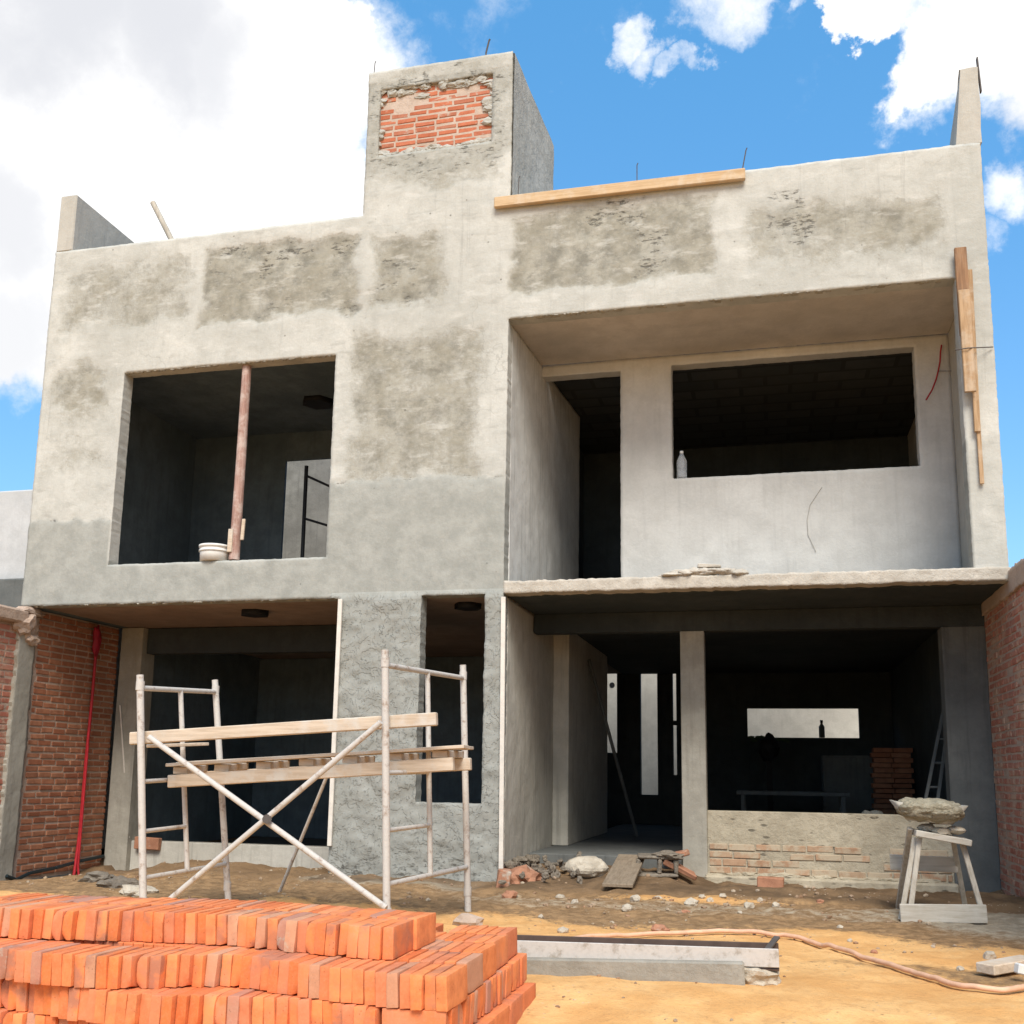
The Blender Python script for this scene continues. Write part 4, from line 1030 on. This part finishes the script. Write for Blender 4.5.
# ================================================================ ENTRANCE DEBRIS
def on_ground(p, dz=0.0):
    return Vector((p[0], p[1], gz(p[0], p[1]) + dz))
ra, rb = Vector((6.250, 1.000, 0.239)), Vector((6.350, -0.727, 0.030))
thing_mesh('ramp_board', MB().span((6.33, 0.98, 0.215), (6.37, -0.28, 0.06), 0.26, 0.03, 0.004), 'ramp', 'muddy board leaning as a ramp up to the entrance floor', 'board')
thing_mesh('concrete_block', MB().lump(on_ground((5.99, 0.42), 0.10), (.20, .10, .10), 21, 3, .16, 1.2), 'stone', 'pale rounded concrete block left of the ramp board', 'block')
hb = empty('hollow_block', on_ground((6.60, 0.72), 0.0), 'broken grey hollow block lying right of the ramp board', 'block')
c0_ = on_ground((6.60, 0.70), 0.0); Rz = Matrix.Translation(c0_) @ Matrix.Rotation(0.15, 4, 'Z')
mb = MB()
for (x_, y_, z_, w_, d_, h_) in ((0, 0, .02, .38, .2, .04), (0, 0, .185, .36, .2, .035), (-.17, 0, .10, .04, .2, .13), (.17, 0, .10, .04, .2, .13), (0.02, 0, .10, .035, .2, .13)):
    mb.box(None, (w_, d_, h_), bevel=.012, M=Rz @ Matrix.Translation((x_, y_, z_)), jit=.008)
mb.build('block_shell', M['greyrubble'], hb)
MB().lump(c0_ + Vector((.1, -.02, .20)), (.13, .1, .04), 17, 3, .5).build('mortar_crust', M['greyrubble'], hb)
thing_mesh('broken_slab', MB().box(on_ground((6.80, 0.75), 0.09), (.34, .16, .05), (0.2, 0.45, 0.3), 0.01, jit=.01), 'redrubble', 'brown slab fragment tilted against the entrance column', 'slab')
thing_mesh('broken_slab', MB().box(on_ground((6.74, 0.95), 0.14), (.26, .14, .06), (0.1, -0.2, -0.3), 0.01, jit=.01), 'redrubble', 'reddish broken slab piece behind the hollow block', 'slab')
thing_mesh('clay_brick', MB().box(on_ground((7.62, 0.90), 0.045), (.24, .12, .10), (0, 0.02, -0.1), 0.008, jit=.006), 'redrubble', 'single brown brick lying at the foot of the window base wall', 'brick')
thing_mesh('earth_clod', MB().lump(on_ground((5.42, 0.15), 0.02), (.20, .24, .11), 31, 3, .35, 1.5), 'redrubble', 'reddish earth lump under the frayed corner of the entrance wall', 'clod')
thing_mesh('brick_fragment', MB().box(on_ground((5.38, -0.28), 0.04), (.11, .16, .16), (0, 0.1, 0.3), 0.01, jit=.012), 'redrubble', 'upright red brick half at the foot of the white batten by the entrance', 'brick')
mb = MB()
for k in range(70):
    x = random.gauss(5.62, .13); y = random.gauss(0.55, .3)
    mb.lump(on_ground((x, y), random.uniform(0, .10)), [random.uniform(.015, .04) for _ in range(3)], k, 2, .5, 1.5)
o = mb.build('rubble_heap', M['greyrubble']); tag(o, 'heap of grey crumbled concrete beside the entrance wall', 'rubble', kind='stuff')

STONES = [((5.612, -0.991, 0.050), .055), ((6.594, -0.873, 0.040), .05), ((6.631, -1.616, 0.030), .04), ((6.757, -0.713, 0.030), .03), ((7.032, -0.911, 0.040), .048), ((7.026, -1.319, 0.020), .03),
          ((7.163, -0.697, 0.030), .03), ((7.470, -0.984, 0.030), .04), ((7.667, -0.948, 0.020), .032), ((6.370, -2.664, 0.020), .035), ((6.947, -2.391, 0.030), .055), ((6.089, -2.022, 0.020), .022), ((7.413, -1.292, 0.020), .022),
          ((7.545, -0.547, 0.030), .026), ((7.252, -0.443, 0.030), .03), ((8.211, -2.777, 0.020), .02), ((5.965, -0.729, 0.030), .035), ((6.168, -1.157, 0.030), .028), ((7.094, -0.580, 0.030), .028), ((8.080, -1.802, 0.020), .022),
          ((8.010, -0.364, 0.030), .03), ((8.816, -2.848, 0.020), .04), ((8.608, -3.178, 0.020), .02), ((8.105, -2.384, 0.020), .018)]
for k, (p, s) in enumerate(STONES):
    o = thing_mesh('broken_stone', MB().lump(on_ground(p, s * .35), (s * random.uniform(.8, 1.2), s, s * random.uniform(.6, .85)), k + 50, 2, .4, 1.4, rot=(0, 0, random.uniform(0, 3))), 'stone' if k % 5 else 'redrubble',
                   ('small pale broken stone' if k % 5 else 'small reddish broken stone') + ' lying on the soil in front of the entrance', 'stone', 'broken stones on the soil')
thing_mesh('brick_fragment', MB().lump(on_ground((5.744, -2.644, 0.030), .03), (.10, .05, .05), 91, 2, .4, 1.3), M['mortar_pink'], 'pink brick fragment on the soil behind the right end of the brick pile', 'brick')
for k, (p, s, lab) in enumerate((((2.336, -1.378, -0.020), .20, 'grey broken concrete lump between the left wall and the scaffold'), ((2.749, -1.724, 0.000), .15, 'pale broken plaster lump beside the left scaffold leg'), ((1.937, -1.071, -0.100), .16, 'dark muddy lump at the foot of the red conduit'))):
    thing_mesh('concrete_lump', MB().lump(on_ground(p, .02), (s, s * .7, s * .35), k + 70, 3, .5, 1.6), 'stone' if k == 1 else 'greyrubble', lab, 'rubble')
# loose grit: crumbs of brick, mortar and stone nobody could count
mb = MB()
for k in range(2600):
    x = random.uniform(0.3, 9.6); y = -5.4 + 6.6 * random.random() ** 0.75
    if 4.2 < x < 6.7 and y < -4.3: continue
    dens = vnoise(np.array([x * 1.6]), np.array([y * 1.6]), 5)[0]
    if dens < random.uniform(0.42, 0.80): continue
    s = random.choice((.006, .008, .010, .013, .018)) * (1.15 if y > -1.5 else 0.8)
    mb.lump(on_ground((x, y), s * .3), (s * random.uniform(.8, 1.5), s, s * .7), k, 1, .5, 1.5, tint=random.random(), rot=(0, 0, random.uniform(0, 3)))
grit = mb.build('gravel', brick_mat('grit_crumbs', [(0.34, 0.26, 0.17), (0.24, 0.13, 0.07), (0.46, 0.38, 0.28), (0.34, 0.18, 0.10), (0.28, 0.20, 0.13)], 0))
tag(grit, 'loose grit and brick crumbs strewn over the soil', None, None, 'stuff')

# steel form and cast beam on the sand
fm = empty('steel_form', (7.060, -3.950, 0.074), 'pale steel channel form lying on a concrete beam on the sand', 'form')
fa, fb = Vector((6.348, -4.000, 0.098)), Vector((7.680, -4.000, 0.125))
MB().span(fa + Vector((0, 0, .008)), fb + Vector((0, 0, .008)), 0.012, 0.086, 0.003).build('front_flange', M['form'], fm)
dy = Vector((0, 0.16, 0))
MB().span(fa + dy, fb + dy, 0.012, 0.11, 0.003).build('rear_flange', M['formdark'], fm)
MB().span(fa + dy / 2 - Vector((0, 0, .046)), fb + dy / 2 - Vector((0, 0, .046)), 0.148, 0.012, 0.002).build('web', M['formdark'], fm)
MB().span((7.620, -3.960, 0.157), (7.673, -3.800, 0.202), 0.03, 0.012, 0.002).build('strap', M['iron'], fm)
ca, cb = Vector((6.325, -3.965, 0.011)), Vector((7.519, -3.965, 0.055))
thing_mesh('cast_beam', MB().span(ca, cb, 0.18, 0.115, 0.008), 'beam_conc', 'grey concrete beam lying on the sand under the steel form', 'beam')
thing_mesh('mortar_lump', MB().lump((7.579, -3.950, 0.038), (.10, .08, .06), 44, 3, .4, 1.6), 'stone', 'pale mortar crumb heap at the right end of the concrete beam', 'mortar')

# hose
hp = [on_ground(p, 0.014) for p in ((6.441, -3.117, 0.000), (6.634, -2.851, -0.000), (6.910, -2.628, 0.000), (7.204, -2.480, 0.000), (7.477, -2.425, 0.000), (7.688, -2.475, 0.000), (7.861, -2.614, 0.000), (7.993, -2.830, 0.000), (8.158, -3.147, 0.000), (8.283, -3.408, 0.000), (8.417, -3.663, 0.000), (8.525, -3.839, -0.000), (8.668, -3.886, -0.000), (8.800, -3.784, 0.000), (9.200, -3.294, 0.000))]
def smooth(pts, n=8):
    out = []
    for i in range(len(pts) - 1):
        p0, p1, p2, p3 = pts[max(i - 1, 0)], pts[i], pts[i + 1], pts[min(i + 2, len(pts) - 1)]
        for k in range(n):
            t = k / n
            out.append(0.5 * ((2 * p1) + (-p0 + p2) * t + (2 * p0 - 5 * p1 + 4 * p2 - p3) * t * t + (-p0 + 3 * p1 - 3 * p2 + p3) * t ** 3))
    return out + [pts[-1]]
thing_mesh('water_hose', MB().tube([on_ground((p[0], p[1]), 0.024) for p in smooth(hp, 12)], 0.0135, 10), 'hose', 'pale orange hose curving over the sand to the right edge', 'hose')
bp = empty('broken_plank', (8.789, -3.384, 0.030), 'short pale plank end lying on the soil at the right edge', 'plank')
MB().span((8.689, -3.421, 0.045), (8.950, -3.183, 0.060), 0.11, 0.05, 0.005).build('board', M['plank'], bp)
MB().box((8.838, -3.520, 0.070), (.05, .05, .05), (0, .2, .3), .006).build('clamp', M['white'], bp)

# ================================================================ DARK ROOMS
thing_mesh('leaning_pole', MB().tube([(5.943, 4.449, 0.210), (5.460, 3.583, 2.397)], 0.022, 8), 'darkcol', 'thin dark pole leaning on the hall wall behind the entrance', 'pole')
ld = empty('ladder', (9.15, 2.2, 0.2), 'dark wooden ladder leaning inside the ground floor window', 'ladder')
la, lb = Vector((9.118, 1.750, 0.815)), Vector((9.393, 2.100, 1.766)); la2, lb2 = Vector((9.229, 1.750, 0.817)), Vector((9.450, 2.100, 1.766))
for a, b in ((la, lb), (la2, lb2)):
    d = a - b; f = b + d * ((b.z - 0.2) / (b.z - a.z))
    MB().span(f, b, 0.03, 0.05, 0.004, (0, 1, 0)).build('rail', M['darkcol'], ld)
for t in (0.1, .35, .6, .85):
    MB().tube([la.lerp(lb, t), la2.lerp(lb2, t)], 0.012, 6).build('rung', M['darkcol'], ld)
st = empty('brick_stack', (8.95, 3.2, 0.2), 'stack of red bricks standing in the dark room behind the window', 'bricks')
mb = MB()
for r in range(18):
    for k in range(2):
        for j in range(2):
            mb.box((9.05 + k * 0.25 + (r % 2) * .03, 5.4 + j * 0.13, 0.235 + r * 0.066), (.24, .12, .058), bevel=.004, tint=random.random(), jit=.003)
mb.build('brick_rows', M['brick_wall'], st)
ck = empty('cement_bag', (8.594, 2.000, 0.711), 'crumpled pale cement bag just inside the ground floor window', 'bag')
MB().lump((8.62, 2.3, 0.42), (.22, .15, .24), 14, 3, .3, 1.6).build('sack', M['column'], ck)
tb = empty('trestle_table', (7.9, 5.0, 0.2), 'low work table in the dark ground floor room', 'table')
MB().box((7.9, 5.0, 0.78), (1.4, 0.6, 0.05), bevel=.005).build('top', M['darkcol'], tb)
for sx in (-.62, .62):
    for sy in (-.24, .24):
        MB().box((7.9 + sx, 5.0 + sy, 0.477), (.05, .05, .553), bevel=.004).build('leg', M['darkcol'], tb)
cbx = MB().box((8.72, 6.4, 0.75), (0.75, 0.5, 1.1), bevel=.01).box((8.72, 6.14, 0.75), (0.70, .02, 1.04), bevel=.004)
thing_mesh('cabinet', cbx, 'darkcol', 'tall dark cabinet standing in the ground floor room', 'cabinet')
sk = empty('sack_bundle', (7.614, 6.500, 1.300), 'dark round bundle with tufts silhouetted below the back slit', 'bundle')
c = Vector((7.616, 6.600, 1.403))
MB().lump(c, (.14, .12, .19), 9, 3, .25, 1.5).build('bundle', M['black'], sk)
mb = MB()
for k in range(10):
    a = random.uniform(-1.2, 1.2)
    mb.lump(c + Vector((-.20 + random.gauss(0, .05) if k % 2 else .22 + random.gauss(0, .05), 0, .12 + random.uniform(-.02, .06))), (.05, .02, .025), k, 1, .5)
mb.build('tuft', M['green'], sk)
MB().box((c.x, c.y, (0.2 + c.z - .15) / 2), (.08, .08, c.z - .15 - .2)).build('stand', M['black'], sk)

for o_ in bpy.data.objects:
    if o_.name.split('.')[0] in ('mortar_lip', 'plaster_smear', 'footing_edge', 'frayed_footing', 'tuft'): o_['kind'] = 'stuff'

# ================================================================ WORLD, SUN, CAMERA
SUN_EL, SUN_AZ = R(48), R(16)      # azimuth measured from -Y (the camera side) towards -X
world = bpy.data.worlds.new('World'); SC.world = world; world.use_nodes = True
nt = world.node_tree; nt.nodes.clear()
def N(t, **kw):
    x = nt.nodes.new(t)
    for k, v in kw.items(): setattr(x, k, v)
    return x
L = nt.links.new
out = N('ShaderNodeOutputWorld'); bg = N('ShaderNodeBackground'); L(bg.outputs[0], out.inputs[0])
sky = N('ShaderNodeTexSky'); sky.sky_type = 'NISHITA'; sky.sun_disc = False
sky.sun_elevation = SUN_EL
sx, sy, sz = math.sin(SUN_AZ) * math.cos(SUN_EL), -math.cos(SUN_AZ) * math.cos(SUN_EL), math.sin(SUN_EL)
sky.sun_rotation = math.atan2(sx, sy)
sky.air_density = 1.0; sky.dust_density = 0.2; sky.ozone_density = 2.0
BGS = 0.10
bg.inputs['Strength'].default_value = BGS
hs = N('ShaderNodeHueSaturation'); hs.inputs['Saturation'].default_value = 1.0; hs.inputs['Value'].default_value = 1.45
L(sky.outputs[0], hs.inputs['Color'])
air = N('ShaderNodeMix'); air.data_type = 'RGBA'; air.inputs[0].default_value = 0.6
L(hs.outputs[0], air.inputs[6]); air.inputs[7].default_value = (0.10, 1.62, 3.6, 1)
tc = N('ShaderNodeTexCoord')
def wmath(op, a, b=None, clamp=False):
    x = N('ShaderNodeMath'); x.operation = op; x.use_clamp = clamp
    for i, v in enumerate((a, b)):
        if v is None: continue
        if isinstance(v, (int, float)): x.inputs[i].default_value = v
        else: L(v, x.inputs[i])
    return x.outputs[0]
def wnoise(scale, detail=7, rough=0.6, vec=None, dist=0.0):
    x = N('ShaderNodeTexNoise'); x.inputs['Scale'].default_value = scale; x.inputs['Detail'].default_value = detail; x.inputs['Roughness'].default_value = rough
    x.inputs['Distortion'].default_value = dist
    L(vec if vec is not None else tc.outputs['Generated'], x.inputs['Vector']); return x
nz = wnoise(5.0, 8, 0.62)
dv = N('ShaderNodeVectorMath'); dv.operation = 'SUBTRACT'; L(nz.outputs['Color'], dv.inputs[0]); dv.inputs[1].default_value = (.5, .5, .5)
dm = N('ShaderNodeVectorMath'); dm.operation = 'SCALE'; L(dv.outputs[0], dm.inputs[0]); dm.inputs['Scale'].default_value = 0.20
da = N('ShaderNodeVectorMath'); da.operation = 'ADD'; L(tc.outputs['Generated'], da.inputs[0]); L(dm.outputs[0], da.inputs[1])
dn = N('ShaderNodeVectorMath'); dn.operation = 'NORMALIZE'; L(da.outputs[0], dn.inputs[0])
def blobs(lst, soft):
    acc = None
    for d, r, s in lst:
        x = N('ShaderNodeVectorMath'); x.operation = 'DOT_PRODUCT'; L(dn.outputs[0], x.inputs[0]); x.inputs[1].default_value = d
        m = N('ShaderNodeMapRange'); m.interpolation_type = 'SMOOTHSTEP'
        m.inputs['From Min'].default_value = math.cos(r * 0.80 * (1 + soft)); m.inputs['From Max'].default_value = math.cos(r * 0.80 * max(0.05, 1 - soft)); m.inputs['To Max'].default_value = s
        L(x.outputs['Value'], m.inputs['Value'])
        acc = m.outputs[0] if acc is None else wmath('MAXIMUM', acc, m.outputs[0])
    return acc
px = 1 / 1050.0
CLOUDS = [((-0.548, 0.659, 0.515), 190*px, 1), ((-0.427, 0.711, 0.559), 160*px, 1), ((-0.396, 0.710, 0.582), 88*px, 1), ((-0.382, 0.754, 0.534), 80*px, 1), ((-0.341, 0.714, 0.612), 40*px, .8), ((-0.577, 0.714, 0.397), 95*px, 1), ((-0.485, 0.741, 0.465), 150*px, 1), ((-0.395, 0.789, 0.471), 110*px, 1), ((-0.643, 0.627, 0.439), 190*px, 1), ((-0.619, 0.699, 0.358), 55*px, 1),
          ((-0.638, 0.734, 0.231), 22*px, 1), ((-0.098, 0.797, 0.596), 27*px, .66), ((-0.077, 0.808, 0.584), 26*px, .63), ((-0.042, 0.795, 0.605), 20*px, .56), ((-0.051, 0.813, 0.580), 18*px, .54), ((-0.138, 0.776, 0.615), 60*px, .36), ((-0.158, 0.791, 0.590), 42*px, .38), ((-0.228, 0.741, 0.632), 70*px, .40), ((-0.030, 0.779, 0.627), 40*px, .5), ((0.028, 0.810, 0.585), 70*px, .26), ((-0.170, 0.833, 0.526), 60*px, .24), ((-0.092, 0.776, 0.624), 50*px, .36),
          ((0.175, 0.799, 0.575), 80*px, 1), ((0.154, 0.807, 0.571), 44*px, .9), ((0.226, 0.789, 0.571), 100*px, 1), ((0.116, 0.787, 0.606), 30*px, .7), ((0.083, 0.784, 0.616), 24*px, .8), ((0.037, 0.782, 0.622), 20*px, .7), ((0.204, 0.880, 0.428), 36*px, .75), ((0.221, 0.860, 0.459), 44*px, .85), ((-0.148, 0.718, 0.680), 50*px, .9), ((0.066, 0.712, 0.699), 100*px, 1)]
mask = blobs(CLOUDS, 0.55)
# the rest of the sky, away from the house: broken cloud
gen = wnoise(1.7, 8, 0.6)
gm = N('ShaderNodeMapRange'); gm.interpolation_type = 'SMOOTHSTEP'; gm.inputs['From Min'].default_value = 0.47; gm.inputs['From Max'].default_value = 0.58
L(gen.outputs['Fac'], gm.inputs['Value'])
sepv = N('ShaderNodeVectorMath'); sepv.operation = 'DOT_PRODUCT'; L(tc.outputs['Generated'], sepv.inputs[0]); sepv.inputs[1].default_value = (-0.180, 0.885, 0.429)
away = N('ShaderNodeMapRange'); away.interpolation_type = 'SMOOTHSTEP'; away.inputs['From Min'].default_value = math.cos(0.85); away.inputs['From Max'].default_value = math.cos(1.05); away.inputs['To Min'].default_value = 0; away.inputs['To Max'].default_value = 1
L(sepv.outputs['Value'], away.inputs['Value'])
mask = wmath('MAXIMUM', mask, wmath('MULTIPLY', gm.outputs[0], away.outputs[0]))
det = wnoise(11, 9, 0.68)
edge = wmath('ADD', mask, wmath('MULTIPLY', wmath('SUBTRACT', det.outputs['Fac'], 0.5), 1.15))
cm = N('ShaderNodeMapRange'); cm.interpolation_type = 'SMOOTHSTEP'; cm.inputs['From Min'].default_value = 0.25; cm.inputs['From Max'].default_value = 0.85
L(edge, cm.inputs['Value'])
cmask = wmath('MULTIPLY', cm.outputs[0], wmath('MINIMUM', wmath('MULTIPLY', mask, 6.0), 1.0))
GREY = [((-0.525, 0.619, 0.584), 75*px, 1), ((-0.471, 0.658, 0.587), 75*px, 1), ((-0.434, 0.688, 0.581), 60*px, .9), ((-0.591, 0.662, 0.461), 60*px, .8), ((-0.612, 0.701, 0.367), 60*px, .7), ((-0.368, 0.789, 0.492), 26*px, .5), ((0.225, 0.832, 0.507), 40*px, .5)]
grey = blobs(GREY, 0.6)
CB = 0.58 / BGS
cc = N('ShaderNodeMix'); cc.data_type = 'RGBA'; L(wmath('MULTIPLY', grey, 0.65), cc.inputs[0])
cc.inputs[6].default_value = (CB, CB * .995, CB * .985, 1); cc.inputs[7].default_value = (0.47 * CB, 0.49 * CB, 0.55 * CB, 1)
mx = N('ShaderNodeMix'); mx.data_type = 'RGBA'; L(cmask, mx.inputs[0]); L(air.outputs[2], mx.inputs[6]); L(cc.outputs[2], mx.inputs[7])
L(mx.outputs[2], bg.inputs['Color'])

sl = bpy.data.lights.new('Sun', 'SUN'); sl.energy = 2.2; sl.angle = R(30); sl.color = (1.0, 0.95, 0.87)
so = bpy.data.objects.new('Sun', sl); COL.objects.link(so)
so.rotation_euler = Vector((-sx, -sy, -sz)).to_track_quat('-Z', 'Y').to_euler()

cd = bpy.data.cameras.new('Camera'); cam = bpy.data.objects.new('Camera', cd); COL.objects.link(cam)
Rv, Uv, Fv = Vector((0.970847, 0.239211, 0.015304)), Vector((0.026407, -0.170194, 0.985057)), Vector((-0.238242, 0.955935, 0.171549))
cam.matrix_world = Matrix(((Rv.x, Uv.x, -Fv.x, 7.681255), (Rv.y, Uv.y, -Fv.y, -9.384106), (Rv.z, Uv.z, -Fv.z, 0.984000), (0, 0, 0, 1)))
cd.sensor_width = 36; cd.sensor_fit = 'HORIZONTAL'; cd.lens = 36 * 1048.485 / 1024
cd.shift_y = (590.459 - 512) / 1024
cd.clip_start = 0.05; cd.clip_end = 2000
SC.camera = cam
SC.view_settings.view_transform = 'Standard'; SC.view_settings.look = 'None'; SC.view_settings.gamma = 1; SC.view_settings.exposure = 1.10
SC.cycles.max_bounces = 8; SC.cycles.diffuse_bounces = 4
